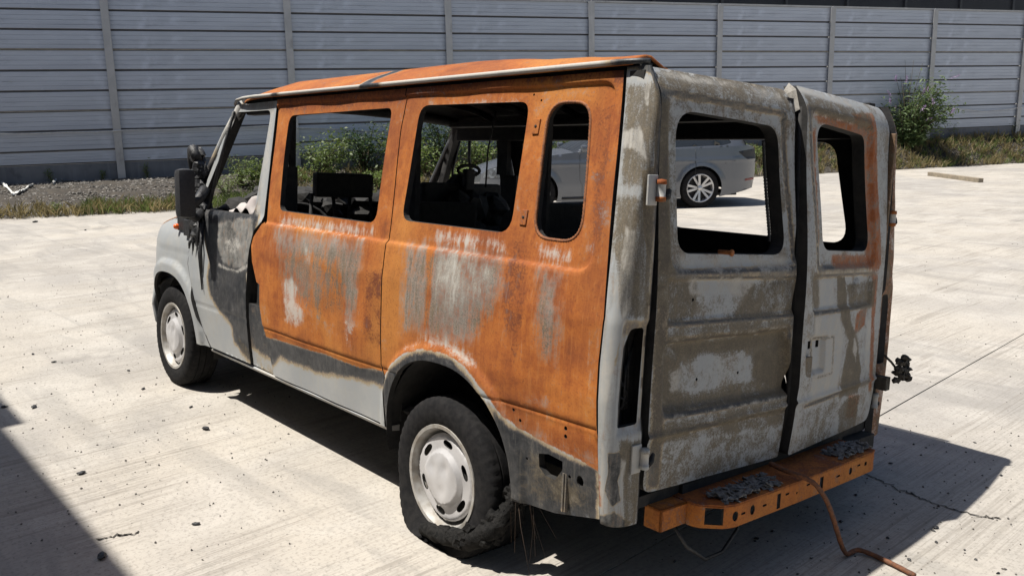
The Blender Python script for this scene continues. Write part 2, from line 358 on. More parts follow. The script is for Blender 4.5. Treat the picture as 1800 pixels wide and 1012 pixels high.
STROKE_Q = [
 ('tan', .42, .06, [(716, 440), (770, 430), (890, 450), (884, 560), (828, 600), (705, 590)]),
 ('tan', .40, .05, [(940, 470), (1000, 480), (985, 640), (940, 640)]),
 ('rust', 1, .02, [(640, 60), (1110, 60), (1110, 470), (1090, 600), (1055, 740), (1052, 830), (1010, 805), (960, 780), (905, 750), (880, 722), (858, 685), (820, 640), (790, 622), (745, 612), (712, 622), (690, 640), (672, 662), (640, 660)]),
 ('char', .75, .03, [(676, 668), (690, 645), (720, 622), (760, 616), (800, 632), (835, 668), (862, 715), (880, 760), (860, 720), (830, 680), (790, 650), (745, 640), (705, 655), (690, 690), (690, 770), (676, 770)]),
 ('char', .84, .03, [(868, 715), (900, 752), (960, 785), (1010, 812), (1046, 822), (1046, 930), (900, 905), (888, 800)]),
 ('tan', .44, .05, [(850, 690), (880, 720), (900, 770), (915, 880), (1040, 905), (1040, 860), (960, 800), (900, 780)]),
 ('ash', .55, 0.069, [(862, 705), (885, 720), (905, 748), (960, 783), (1040, 815), (1040, 800), (960, 770), (900, 738), (880, 722)]),
 ('ash', .80, 0.081, [(716, 432), (762, 425), (880, 448), (884, 500), (868, 545), (842, 560), (828, 600), (770, 592), (705, 582), (708, 500)]),
 ('ash', .78, 0.069, [(946, 470), (990, 482), (984, 575), (962, 590), (944, 560)]),
 ('ash', .62, 0.069, [(945, 570), (985, 580), (975, 640), (950, 630)]),
 ('ash', .62, 0.046, [(925, 695), (960, 703), (958, 716), (930, 708)]),
 ('rust', .9, .012, [(750, 425), (764, 425), (757, 520), (752, 575), (746, 575), (749, 500)]),
 ('ash', .0, 0.014, [(750, 425), (764, 425), (757, 520), (752, 575), (746, 575), (749, 500)], 'set'),
 ('white', 0.57, 0.034, [(762, 402), (880, 420), (884, 442), (762, 426)]),
 ('white', 0.53, 0.031, [(942, 430), (998, 440), (998, 462), (942, 452)]),
 ('white', 0.43, 0.025, [(1030, 435), (1042, 425), (1036, 455)]),
 ('white', 0.57, 0.034, [(706, 610), (745, 588), (785, 598), (830, 625), (842, 650), (826, 640), (785, 612), (745, 602), (715, 618)]),
 ('white', 0.34, 0.051, [(770, 430), (870, 450), (860, 530), (790, 560), (760, 520)]),
 ('dark', .62, .03, [(650, 100), (1110, 60), (1110, 160), (1060, 140), (900, 148), (700, 178)]),
 ('dark', .75, .02, [(1050, 100), (1110, 100), (1110, 150), (1080, 140)]),
 ('dark', .45, .03, [(1040, 180), (1085, 180), (1060, 420), (1035, 470)]),
 ('white', 0.39, 0.020, [(800, 180), (920, 172), (922, 182), (740, 188)]),
 ('dark', .5, .02, [(895, 420), (925, 425), (930, 520), (905, 640), (880, 540)]),
]
STROKE_A = [
 ('tan', .44, .06, [(484, 420), (640, 430), (630, 560), (560, 560), (490, 500)]),
 ('rust', 1, .014, [(440, 120), (720, 120), (720, 400), (690, 500), (690, 657), (660, 650), (630, 646), (600, 634), (570, 622), (545, 616), (520, 608), (495, 600), (472, 594), (440, 586)]),
 ('char', .85, .045, [(455, 588), (520, 606), (600, 632), (678, 655), (690, 700), (676, 680), (640, 668), (600, 660), (560, 655), (520, 640), (490, 626), (478, 640), (470, 650), (440, 640)]),
 ('ash', .74, 0.081, [(484, 402), (640, 424), (634, 470), (622, 505), (604, 500), (590, 470), (560, 460), (520, 455), (486, 450)]),
 ('ash', .70, 0.069, [(600, 430), (636, 430), (632, 500), (622, 560), (612, 600), (604, 560)]),
 ('ash', .55, 0.092, [(484, 440), (560, 450), (600, 500), (560, 540), (500, 520)]),
 ('white', 0.62, 0.027, [(494, 492), (512, 486), (524, 505), (520, 530), (534, 545), (532, 570), (512, 572), (500, 560), (496, 530)]),
 ('white', 0.52, 0.031, [(488, 378), (655, 398), (652, 420), (560, 408), (488, 396)]),
 ('white', 0.47, 0.034, [(534, 432), (552, 440), (548, 470), (536, 462)]),
 ('white', 0.43, 0.025, [(604, 560), (622, 570), (620, 620), (608, 610)]),
 ('dark', .55, .03, [(470, 150), (720, 140), (720, 180), (490, 200)]),
 ('dark', .5, .03, [(640, 470), (690, 470), (690, 620), (640, 600)]),
 ('dark', .4, .03, [(560, 470), (620, 480), (610, 560), (540, 540)]),
]
def with_streak(p):
    def f(P):
        A = p(P); A[:, 6] = .75 * (1 - ss(np.abs(P[:, 1] - .60), .03, .10)) + .8 * ss(P[:, 1], .72, .85) * (1 - ss(P[:, 1], 1.2, 1.3)); A[:, 6] = np.clip(A[:, 6] * .60, 0, .85); return A
    return f
FEAT = [(RECL, (-.0062, -.001, .004, .0085), True), ([(x, float(zc(x))) for x in np.linspace(.05, 2.6, 40)], (-.006, 0, .006), False)]
quarter = panel('quarter_panel', Q_OUT, [W2, W3, HOLE1, HOLE2] + small, fside(), (0, -.028, 0), .0135, van, MATS, with_streak(painter({}, STROKE_Q, sd)), feat=FEAT, label='orange rusted rear quarter panel with bare grey patches')
sidep = panel('side_panel', A_OUT, [W1], fside(), (0, -.028, 0), .0135, van, MATS, with_streak(painter({}, STROKE_A, sd)), feat=FEAT, label='orange rusted side panel with pale scorched patch')
b = MB(); b.box(.235, .255, .938, .952, .325, .46); b.box(.243, .247, .952, .957, .325, .46); o = b.build('bracket_strap', BURNT, quarter); burn_all(o, char=.55, tan=.4, ash=.4)
for q_ in ((938, 222), (916, 382)):
    x_, z_ = sd(*q_); y_ = float(prof(z_)) - .0125; b = MB(); b.box(x_ - .017, x_ + .017, y_ - .006, y_ + .0025, z_ - .027, z_ + .027, bev=.002); b.V = [(a_, c_ - .175 * (d_ - z_), d_) for a_, c_, d_ in b.V]; o = b.build('clip_plate', BURNT, quarter); burn_all(o, rust=1, dark=.3); b = MB(); b.lathe([(0, .004), (.006, .004), (.006, -.004)], 8, 'y', (x_, y_, z_)); b.build('clip_hole', SOOT, quarter)
# ---- far (right) side, same pressings
b = MB(); b.box(.2, 3.1, -.80, -.74, 1.675, 1.80, bev=.01); b.build('cant_rail', SOOT, van)
b = MB(); b.box(.2, 3.1, .74, .80, 1.735, 1.80, bev=.01); b.build('cant_rail', SOOT, van)
rp = painter({'rust': .75, 'ash': .25, 'tan': .2}, [('char', .8, .05, [(.1, .3), (2.6, .3), (2.6, .5), (.1, .5)])])
DWN = np.array([0, -.045])
panel('quarter_panel', Q_OUT, [W2 + DWN, W3 + DWN], fside(-1), (0, .03, 0), .04, van, MATS, rp)
panel('side_panel', A_OUT, [W1 + DWN], fside(-1), (0, .03, 0), .04, van, MATS, rp)
# ---- cab doors
CABW = rounded([(2.722, 1.752), (3.150, 1.752), (3.46, 1.235), (3.40, 1.175), (2.722, 1.178)], [.05, .03, .03, .02, .05])
CAB = np.array([(2.665, 1.80), (2.640, 1.62), (2.600, 1.30), (2.575, 1.15), (2.60, .95), (2.700, .78), (2.725, .66), (2.722, .355), (3.27, .352), (3.355, .44), (3.42, .56), (3.49, .70), (3.555, .83), (3.53, 1.0), (3.55, 1.16), (3.19, 1.795)])
CAB = np.array([(2.668, 1.80), (2.600, 1.155), (2.672, 1.10), (2.705, .95), (2.722, .66), (2.722, .355), (3.27, .352), (3.355, .44), (3.42, .56), (3.49, .70), (3.555, .83), (3.53, 1.0), (3.55, 1.16), (3.19, 1.795)])
def ycab(x, z):
    y = prof(z) + .0 * x; d = z - .60
    y = y - .005 * np.exp(-(d / .007) ** 2) - .012 * ss(z, 1.15, 1.19) * (1 - 0 * x)
    return y + .003 * np.sin(x * 7) * np.cos(z * 5)
STROKE_C = [
 ('char', .95, .055, [(376, 400), (392, 380), (450, 380), (452, 470), (450, 560), (448, 640), (436, 632), (424, 615), (412, 600), (408, 575), (400, 560), (385, 545), (372, 520), (366, 490), (370, 450)]),
 ('char', 1, .02, [(355, 360), (450, 370), (452, 390), (392, 386), (380, 400), (378, 440), (382, 480), (372, 480), (362, 430)]),
 ('char', 0, .012, [(432, 480), (446, 462), (446, 500), (443, 560), (440, 600), (437, 560), (434, 520)], 'set'),
 ('tan', .3, .02, [(432, 480), (446, 462), (446, 560), (438, 600)]),
 ('ash', .82, .016, [(384, 392), (420, 384), (446, 384), (444, 450), (430, 466), (412, 472), (392, 462), (384, 440)]),
 ('white', .62, .010, [(384, 462), (400, 470), (415, 474), (432, 466), (445, 450), (447, 458), (432, 474), (413, 480), (396, 474), (384, 468)]),
 ('white', .50, .02, [(395, 420), (415, 412), (425, 430), (412, 450), (396, 440)]),
 ('tan', .55, .02, [(415, 590), (440, 610), (446, 640), (430, 630)]),
 ('white', .45, .012, [(470, 196), (480, 190), (466, 300), (452, 380), (446, 380), (458, 290)]),
 ('ash', .72, .02, [(410, 180), (480, 176), (480, 196), (466, 210), (452, 380), (444, 380), (470, 200), (410, 192)]),
]
cab = panel('cab_door', CAB, [CABW], lambda x, z: np.stack([x, ycab(x, z), z], 1), (0, -.05, 0), .0135, van, MATS, painter({}, STROKE_C, sd), label='silver cab door scorched black with a pale bleached patch')
panel('cab_door', CAB, [CABW], lambda x, z: np.stack([x, -ycab(x, z), z], 1), (0, .05, 0), .04, van, MATS, painter({'char': .8, 'ash': .3}, []))
# black gap behind the B post with the fuel filler recess
for sg in (1, -1):
    b = MB(); b.box(2.42, 2.78, sg * .80, sg * .925, .36, 1.1); b.box(2.50, 2.66, sg * .78, sg * .86, 1.1, 1.45); b.box(2.57, 2.67, sg * .755, sg * .79, 1.45, 1.80); b.build('door_post', SOOT, van)
    b = MB(); b.box(1.33, 1.44, sg * .82, sg * .88, .36, 1.2); b.box(1.38, 1.44, sg * .775, sg * .80, 1.2, 1.76); b.build('inner_post', SOOT, van)
    b = MB(); b.box(.53, .61, sg * .82, sg * .88, .36, 1.2); b.box(.55, .59, sg * .785, sg * .80, 1.2, 1.76); b.build('inner_post', SOOT, van)
lowp = panel('lower_post', np.array([(2.462, .345), (2.716, .352), (2.716, .66), (2.712, .70), (2.56, .70), (2.522, .583)]), [], lambda x, z: np.stack([x, prof(z) - .014 + 0 * x, z], 1), (0, -.03, 0), .016, van, MATS,
      painter({'char': .62, 'tan': .2}, [('char', .15, .03, [(2.4, .33), (2.75, .33), (2.75, .45), (2.4, .42)], 'set')]))
fl = mesh('fuel_recess', [(2.565, .945, .70), (2.70, .945, .70), (2.665, .935, .925), (2.565, .935, .925)] + [(2.565, .90, .70), (2.70, .90, .70), (2.665, .89, .925), (2.565, .89, .925)], [(0, 1, 5, 4), (1, 2, 6, 5), (2, 3, 7, 6), (3, 0, 4, 7), (4, 5, 6, 7)], SOOT, van)
frn = panel('post_trim', np.array([(2.556, .82), (2.60, .83), (2.665, .935), (2.69, 1.05), (2.60, 1.14), (2.562, 1.155)]), [], lambda x, z: np.stack([x, prof(z) - .006 + 0 * x, z], 1), (0, -.03, 0), .016, van, MATS, painter({'rust': 1}, []))
# ---- sills: pale edge along the bottom of the side
for sg in (1, -1):
    b = MB(); b.prism([(.952, .322), (.957, .334), (.945, .342), (.90, .342), (.90, .315)][::1], 'x', 1.345, 3.30)
    b.V = [(x, sg * (y - .022), z) for x, y, z in b.V]; s_ = b.build('sill', BURNT, van)
    burn_all(s_, white=.42, ash=.4, tan=.35)
# ---- front wing, bonnet, bumper, screen frame
def ynose(x, z):
    y = prof(z) - .33 * np.clip(x - 3.95, 0, 2) ** 2 / .64
    y = y - .9 * np.clip(z - .88, 0, 1) ** 2 * (1 + 1.3 * np.clip(x - 3.6, 0, 2))
    P = np.stack([x, z], 1); da = dist(P, ARCH_F, False)
    return y + .022 * (1 - ss(da, .06, .085)) * (1 - ss(x, 4.2, 4.3)) - .004 * np.exp(-((z - .885) / .012) ** 2)
WING = np.array([(3.545, 1.10), (3.536, 1.0), (3.562, .83), (3.496, .70), (3.426, .555), (3.362, .437), (3.29, .348)] + ARCH_F[::-1][0:-1].tolist() + [(4.278, .60), (4.74, .60), (4.66, .86), (4.25, 1.02), (3.80, 1.12)])
for sg in (1, -1):
    panel('front_wing', WING, [], (lambda s: lambda x, z: np.stack([x, s * ynose(x, z), z], 1))(sg), (0, -sg * .02, 0), .02 if sg > 0 else .05, van, MATS,
          painter({}, [('char', .9, .03, [(3.45, 1.2), (3.45, 1.02), (3.60, 1.0), (3.68, 1.2)]), ('tan', .35, .03, [(3.4, .9), (3.6, .9), (3.6, 1.05), (3.4, 1.05)])]))
gx = np.linspace(3.66, 4.70, 14); gy = np.linspace(-1, 1, 15); V = []
for x in gx:
    zt = np.interp(x, [3.66, 3.80, 4.25, 4.66, 4.70], [1.13, 1.12, 1.02, .86, .80]); w = ynose(np.array([x]), np.array([zt]))[0] - .01
    for t in gy: V.append((x + (.10 * (1 - t * t) if x > 4.2 else 0) * (x - 4.2) / .5, w * t, zt + .045 * (1 - t ** 4)))
F = [(i * 15 + j, i * 15 + j + 1, (i + 1) * 15 + j + 1, (i + 1) * 15 + j) for i in range(13) for j in range(14)]
o = mesh('bonnet', V, F, BURNT, van, True); burn_all(o, rust=.55, ash=.4); o.modifiers.new('thick', 'SOLIDIFY').thickness = .012
V = []; n = 25
for k, (z, off) in enumerate([(.30, -.04), (.36, .02), (.48, .05), (.60, .03), (.615, -.02)]):
    for i in range(n):
        t = -1 + 2 * i / (n - 1); a = abs(t)
        if a < .55: x, y = 4.78 - .10 * (a / .55) ** 2, .70 * a / .55
        else: s = (a - .55) / .45; x = 4.68 - .43 * s; y = ynose(np.array([max(x, 4.0)]), np.array([.5]))[0]
        x_, y_ = x + off * (1 if a < .8 else .3), math.copysign(y + off * (.6 if a > .5 else 0), t); V.append((x_, y_, z))
F = [(k * n + i, k * n + i + 1, (k + 1) * n + i + 1, (k + 1) * n + i) for k in range(4) for i in range(n - 1)]
o = mesh('front_bumper', V, F, BURNT, van, True); burn_all(o, ash=.2); o.modifiers.new('thick', 'SOLIDIFY').thickness = .02
b = MB(); b.box(4.60, 4.70, -.62, .62, .60, .83, bev=.02)
for k in range(4): b.box(4.69, 4.725, -.45, .45, .63 + k * .045, .65 + k * .045)
b.build('grille', CHARRED, van)
for sg in (1, -1):
    b = MB(); b.box(4.42, 4.66, sg * .50, sg * .74, .64, .86, bev=.03); b.build('headlamp', CHARRED, van)
    b = MB(); b.tube([(3.13, sg * .80, 1.80), (3.30, sg * .825, 1.62), (3.52, sg * .855, 1.36), (3.74, sg * .885, 1.10)], [.030, .032, .034, .04], 8); o = b.build('windscreen_pillar', BURNT, van); P = np.array([v.co for v in o.data.vertices]); A = np.zeros((len(P), 8)); up_ = ss(P[:, 2], 1.40, 1.50) * (sg > 0) * (P[:, 1] > .80); A[:, 1] = .8 * up_; A[:, 4] = .5 * up_; A[:, 2] = .9 * (1 - up_); burn(o, A)
    b = MB(); b.tube([(3.165, sg * .842, 1.755), (3.30, sg * .87, 1.47), (3.36, sg * .918, 1.175)], .010, 6); b.build('window_divider', CHARRED, van)
b = MB(); b.tube([(3.13, -.80, 1.80), (3.16, -.4, 1.825), (3.165, 0, 1.83), (3.16, .4, 1.825), (3.13, .80, 1.80)], .035, 8); b.build('windscreen_header', SOOT, van)
b = MB(); b.box(3.56, 3.72, -.86, .86, 1.02, 1.10, bev=.02); b.box(3.50, 3.56, -.86, .86, .42, 1.06); b.build('scuttle', SOOT, van)
# indicator repeater and melted mirror
b = MB(); c = np.array([3.765, .965, 1.045]); b.lathe([(0, .018), (.012, .014), (.018, .004), (.018, -.012)], 12, 'y', c); b.build('side_repeater', plain('amber_lens', (.85, .16, .02), (.7, .1, .01), 20, .3), van)
mr = MB(); mr.box(3.21, 3.30, 1.045, 1.15, 1.13, 1.415, bev=.035, R=rotm('Y', 4)); mo = mr.build('wing_mirror', plain('black_grained_plastic', (.022, .022, .024), (.034, .034, .036), 90, .6), van, sharp=50)
b = MB(); b.tube([(3.33, .95, 1.30), (3.30, 1.0, 1.24), (3.27, 1.06, 1.20)], .03, 8); b.tube([(3.42, .93, 1.16), (3.34, 1.0, 1.13), (3.28, 1.07, 1.15)], .026, 8); b.build('mirror_arm', CHARRED, mo)
mb = MB(); g2 = np.random.default_rng(3)
for k in range(26):
    t = k / 25; x = 3.55 - .12 * t + .03 * math.sin(k); z = 1.50 - .48 * t
    mb.blob((x, .90 + .06 * t + .015 * math.sin(k * 2.1), z), (.045 + .02 * g2.random(), .03, .045), k, .3)
mb.tube([(3.50, .93, 1.47), (3.56, .93, 1.53), (3.63, .91, 1.53), (3.68, .90, 1.46), (3.66, .90, 1.38)], [.03, .035, .03, .02, .012], 8)
for (x0, z0, x1, z1) in [(3.42, 1.12, 3.30, .70), (3.40, 1.14, 3.36, .93), (3.46, 1.05, 3.44, .92), (3.52, 1.0, 3.50, .93), (3.36, 1.10, 3.31, .80)]:
    mb.tube([(x0, .955, z0), ((x0 + x1) / 2 - .02, .985, (z0 + z1) / 2), (x1, .985, z1)], [.014, .010, .005], 6)
mb.build('melted_trim', CHARRED, van)
b = MB(); b.box(3.52, 3.62, .955, .975, 1.0, 1.10, bev=.006); b.box(3.62, 3.78, .925, .955, 1.02, 1.14, bev=.01); b.build('mirror_base', CHARRED, van)
# ---- roof
nx, ny = 90, 41; xs = np.linspace(.15, 3.235, nx); ts = np.linspace(-1, 1, ny); V = []
for x in xs:
    wy = .832 - .10 * np.clip((x - 2.9) / .34, 0, 1) ** 2.5; fr = np.clip((x - 2.75) / .485, 0, 1)
    for t in np.sin(ts * math.pi / 2):
        gx_ = float(ss(np.array(x), .10, 1.25)); ge = .72 + .28 * float(ss(np.array(x), .1, 1.0)); q_ = float(ss(np.array(t), .66, .90)); cr = .128 * ((.02 + .98 * gx_) * (1 - q_) + ge * q_) * (1 - abs(t) ** 4.2); z = 1.832 + cr * (1 - .80 * fr ** 1.8) - .035 * fr ** 2
        z += .010 * ss(-abs(t), -.86, -.74) * (1 - ss(np.array(x), .40, .47)) - .045 * np.clip((.45 - x) / .30, 0, 1) ** 1.2 * float(ss(np.array(-t), -.93, -.80))
        if abs(t) < .8: z += .006 * math.sin(t * 26) * ss(np.array(x), .5, .6) * (1 - fr)
        V.append((x, wy * t, z))
V = np.array(V); F = [(i * ny + j, i * ny + j + 1, (i + 1) * ny + j + 1, (i + 1) * ny + j) for i in range(nx - 1) for j in range(ny - 1)]
n = len(V); V2 = V - [0, 0, .014]; ring = [i * ny for i in range(nx)] + [(nx - 1) * ny + j for j in range(1, ny)] + [i * ny + ny - 1 for i in range(nx - 2, -1, -1)] + [j for j in range(ny - 2, 0, -1)]
FF = F + [tuple(v + n for v in f[::-1]) for f in F] + [(a, b_, b_ + n, a + n) for a, b_ in zip(ring, ring[1:] + ring[:1])]
roof = mesh('roof', np.concatenate([V, V2]), FF, None, van, True, [BURNT, SOOT], [0] * len(F) + [1] * len(F) + [0] * len(ring))
A = np.zeros((2 * n, 8)); X = np.r_[V[:, 0], V[:, 0]]; Y = np.r_[V[:, 1], V[:, 1]]; A[:, 0] = 1; A[:, 5] = .25
cz_ = np.exp(-((X - 1.78) / .055) ** 2) * ss(Y, .55, .62); A[:, 0] -= cz_; A[:, 2] = cz_ * .9; burn(roof, A); roof['label'] = 'bright orange rusted roof'
for x in (.75, 1.15, 1.55, 1.95, 2.35, 2.75):
    b = MB(); b.tube([(x, y, 1.785 + .105 * float(ss(np.array(x), .10, 1.25)) * (1 - (abs(y) / .832) ** 4.2)) for y in np.linspace(-.80, .80, 15)], .022, 6); b.build('roof_bow', SOOT, van)
hl = MB(); hl.box(.3, 2.5, .52, .60, 1.765, 1.79, bev=.006); hl.box(.3, 2.9, -.62, -.52, 1.75, 1.78, bev=.006); hl.build('roof_duct', SOOT, van)
for sg in (1, -1):
    b = MB(); b.box(.14, 3.10, sg * .745, sg * .80, 1.775, 1.832); b.build('roof_rail', SOOT, van)
    path = [(.10, .805, 1.829), (.12, .828, 1.829), (.17, .843, 1.829)] + [(x, .845, 1.829) for x in np.linspace(.3, 2.9, 30)] + [(3.05, .842, 1.826), (3.15, .832, 1.818), (3.21, .815, 1.802), (3.225, .80, 1.785)]
    path = path if sg > 0 else path[4:]
    b = MB(); b.tube([(x, sg * y, z) for x, y, z in path], [.0095] * len(path), 8); gt = b.build('gutter', BURNT, van)
    P = np.array([v.co for v in gt.data.vertices]); A = np.zeros((len(P), 8)); A[:, 1] = .9; A[:, 6] = 0
    w = (P[:, 2] > 1.822); A[:, 4] = np.where(w, .85, .3); blk = (np.abs(P[:, 0] - 1.66) < .10) | (np.abs(P[:, 0] - 2.62) < .05) | (P[:, 0] < .25); A[blk, 4] = 0; A[blk, 1] = 0; A[blk, 2] = .95
    dn = P[:, 2] < 1.818; A[dn, 1] = 0; A[dn, 4] = 0; A[dn, 2] = 1; burn(gt, A)
# ---- rear corner posts with the empty lamp openings
def DX(z): return np.interp(z, [.30, .345, .643, .869, 1.017, 1.231, 1.52, 1.805, 1.83], [.088, .088, .091, .101, .096, .119, .150, .185, .187])
def XE(z): return .025 + .012 * ss(z, 1.1, 1.7) + .05 * np.clip((z - 1.66) / .15, 0, 1) ** 2
YD = .812
def fpost(sg=1):
    def f(s, z):
        a = np.clip(s / .28, 0, 1) * math.pi / 2; xs_, xr = DX(z), XE(z); ys = prof(z) - .001; yd = np.minimum(YD, ys - .012); e = 2 / 3.1
        x = xs_ - (xs_ - xr) * np.sin(a) ** e; y = yd + (ys - yd) * np.clip(np.cos(a), 0, 1) ** e
        lamp = ss(-np.maximum(np.maximum(.150 - s, s - .29), np.maximum(.645 - z, z - 1.0)), -.015, .02)
        dent = .010 * np.exp(-((s - .12) / .05) ** 2 - ((z - 1.40) / .06) ** 2) - .006 * np.exp(-((s - .15) / .05) ** 2 - ((z - 1.08) / .05) ** 2)
        return np.stack([x + lamp * .014 - dent, sg * (y - .004 * lamp), z], 1)
    return f
LAMP = rounded([(.163, .662), (.266, .665), (.270, .985), (.208, .985), (.172, .925)], [.01, .01, .012, .04, .03])
POST = np.array([(.0035, .335), (.275, .325), (.278, 1.815), (.0035, 1.815)])
def pc(u, v):                                                  # photo pixel -> (s, z) on the corner post
    best = None
    P = fpost()(PCS, PCZ); c = (P - CV) @ CRV; uu = 900 + FPX * c[:, 0] / -c[:, 2]; vv = 506 - FPX * c[:, 1] / -c[:, 2]
    i = np.argmin((uu - u) ** 2 + (vv - v) ** 2); return (PCS[i], PCZ[i])
PCS, PCZ = [a.ravel() for a in np.meshgrid(np.linspace(-.0, .28, 60), np.linspace(.32, 1.82, 220))]
STROKE_D = [
 ('tan', .60, .02, [(1120, 160), (1160, 150), (1150, 420), (1140, 560), (1115, 560), (1120, 420)]),
 ('char', .50, .012, [(1128, 300), (1152, 290), (1150, 420), (1146, 470), (1136, 440)]),
 ('char', .62, .010, [(1142, 460), (1152, 460), (1140, 780), (1132, 780)]),
 ('char', .45, .012, [(1100, 560), (1140, 560), (1140, 585), (1092, 590), (1084, 640), (1078, 640)]),
 ('ash', .62, .022, [(1060, 420), (1110, 200), (1130, 200), (1120, 480), (1060, 560)]),
 ('tan', .66, .022, [(1098, 150), (1150, 140), (1150, 330), (1090, 330), (1092, 240)]),
 ('tan', .62, .022, [(1070, 340), (1150, 340), (1150, 560), (1090, 560), (1066, 430)]),
 ('white', .72, .010, [(1086, 232), (1125, 218), (1134, 255), (1140, 290), (1128, 278), (1110, 262), (1086, 262)]),
 ('white', .55, .007, [(1096, 132), (1130, 128), (1145, 138), (1144, 160), (1136, 150), (1100, 140)]),
 ('white', .55, .007, [(1130, 150), (1142, 150), (1140, 190), (1132, 186)]),
 ('white', .5, .015, [(1076, 340), (1118, 340), (1118, 346), (1076, 348)]),
 ('white', .45, .015, [(1100, 400), (1120, 400), (1110, 540), (1080, 640), (1060, 760), (1046, 700), (1070, 560)]),
 ('char', .85, .010, [(1140, 100), (1170, 100), (1166, 300), (1160, 420), (1152, 420), (1152, 240)]),
 ('char', .75, .010, [(1095, 90), (1170, 90), (1170, 130), (1095, 122)]),
 ('char', .95, .007, [(1068, 800), (1090, 795), (1096, 815), (1086, 845), (1090, 880), (1076, 890), (1064, 860), (1070, 830)]),
 ('char', .9, .007, [(1046, 905), (1080, 900), (1110, 920), (1100, 940), (1046, 925)]),
 ('tan', .62, .015, [(1085, 770), (1140, 770), (1130, 930), (1095, 930), (1095, 850)]),
 ('white', .62, .010, [(1092, 800), (1100, 815), (1094, 850), (1096, 880), (1090, 850)]),
 ('rust', .7, .010, [(1044, 830), (1056, 830), (1060, 890), (1048, 890)]),
 ('white', .5, .010, [(1058, 775), (1070, 800), (1064, 850), (1058, 900), (1052, 850)]),
]
dp = panel('corner_post', POST, [LAMP], fpost(), lambda s, z: np.stack([np.full_like(s, .02), np.full_like(s, -.03), 0 * s], 1), .0125, van, MATS, painter({'ash': .35, 'streaky': .5}, STROKE_D, pc), label='heat-bleached grey corner post with empty lamp opening')
panel('corner_post', POST, [LAMP], fpost(-1), lambda s, z: np.stack([np.full_like(s, .02), np.full_like(s, .03), 0 * s], 1), .03, van, MATS, painter({'rust': .6, 'tan': .5, 'ash': .3}, []))
for sg in (1, -1):
    b = MB(); b.box(.11, .125, sg * .78, sg * .93, .62, 1.02); b.box(.06, .12, sg * .775, sg * .79, .62, 1.02); b.build('lamp_housing', SOOT, van)
    b = MB()
    for k in range(5): b.tube([(.10, sg * (.80 + .02 * k), .95 - .05 * k), (.095, sg * (.83 + .015 * math.sin(k)), .85 - .03 * k), (.10, sg * (.82 + .01 * k), .70)], .004, 5)
    b.build('burnt_wiring', CHARRED, van)
    b = MB(); b.box(.10, .16, sg * .74, sg * .83, .36, 1.80); b.build('inner_post', SOOT, van)
# ---- rear doors
def lean(y, z):
    a = np.abs(y) / .8; ed = .022 * a * a
    return (-.014 + .008 * ss(-z, -.70, -.60)) * (1 - a * a) + ed + .045 * ss(z, 1.0, 1.75) * (1 - .35 * a) + .060 * np.clip((z - 1.69) / .125, 0, 1.2) ** 2
def emboss(y, z, feats):
    P = np.stack([y, z], 1); d = np.zeros(len(P))
    for L, dep, w in feats: d += dep * ss(-sdf(P, L), -w * .3, w)
    return d
rl = lambda *p, x=.015: np.array([rd(*q, x) for q in p])
LW = rounded(rl((1203, 191), (1374, 224), (1371, 447), (1193, 446), x=.03), [.09, .09, .07, .07], 7)
LF = [(rounded(rl((1186, 160), (1386, 200), (1388, 470), (1176, 480), x=.03), .07), .016, .016),
      (rounded(rl((1176, 489), (1388, 485), (1388, 550), (1174, 570)), .02), .013, .012),
      (rounded(rl((1350, 492), (1374, 490), (1374, 543), (1350, 546)), .02), -.008, .016),
      (rounded(rl((1170, 602), (1374, 574), (1380, 690), (1166, 732)), .04), .034, .020)]
RW_ = rounded(rl((1434, 219), (1527, 241), (1526, 443), (1432, 443), x=.02), [.07, .06, .06, .07], 7)
RF = [(rounded(rl((1420, 195), (1538, 222), (1536, 468), (1418, 474), x=.02), .06), .016, .016),
      (rounded(rl((1412, 488), (1536, 480), (1533, 536), (1411, 552), x=.0), .02), .013, .012),
      (rounded([(lambda c: (c[0] + .045 * math.cos(a), c[1] + .045 * math.sin(a)))(rd(1503, 508, 0)) for a in np.linspace(0, 2 * math.pi, 13)[:-1]], .005, 2), -.008, .014),
      (rounded(rl((1411, 597), (1449, 592), (1446, 656), (1410, 664), x=-.03), .012), .016, .008)]
zcr = lambda y: .612 + 0 * y
def fdoor(feats, swing=0., sg=1):
    def f(y, z):
        x = lean(y, z) + emboss(y, z, feats); d = z - zcr(y)
        x = x - .010 * np.exp(-(d / .008) ** 2) + .035 * np.clip(-d / .2, 0, 1) ** 1.3 * .4 + .003 * np.sin(y * 9 + z * 3) * np.cos(z * 6)
        if swing: x = x - swing * np.clip(1 - np.abs(y) / .79, 0, 1); z = z + .012 * np.clip(1 - np.abs(y) / .79, 0, 1)
        return np.stack([x, y, z], 1)
    return f
LD = rounded([(.798, .418), (.797, 1.0), (.795, 1.815), (.040, 1.813), (.012, 1.2), (.002, .75), (.004, .615), (.004, .402)], [.05, 0, .02, .02, 0, 0, 0, .015])
RD_ = rounded([(-.010, .40), (-.016, .615), (-.014, .75), (-.006, 1.2), (.008, 1.818), (-.765, 1.808), (-.79, 1.3), (-.795, .7), (-.79, .415)], [.015, 0, 0, 0, .015, .03, 0, 0, .05])
def holes(pts, r, x=.02): return [[(c[0] + r * math.cos(a), c[1] + r * math.sin(a)) for a in np.linspace(0, 2 * math.pi, 7)[:-1]] for c in [rd(*q, x) for q in pts]]
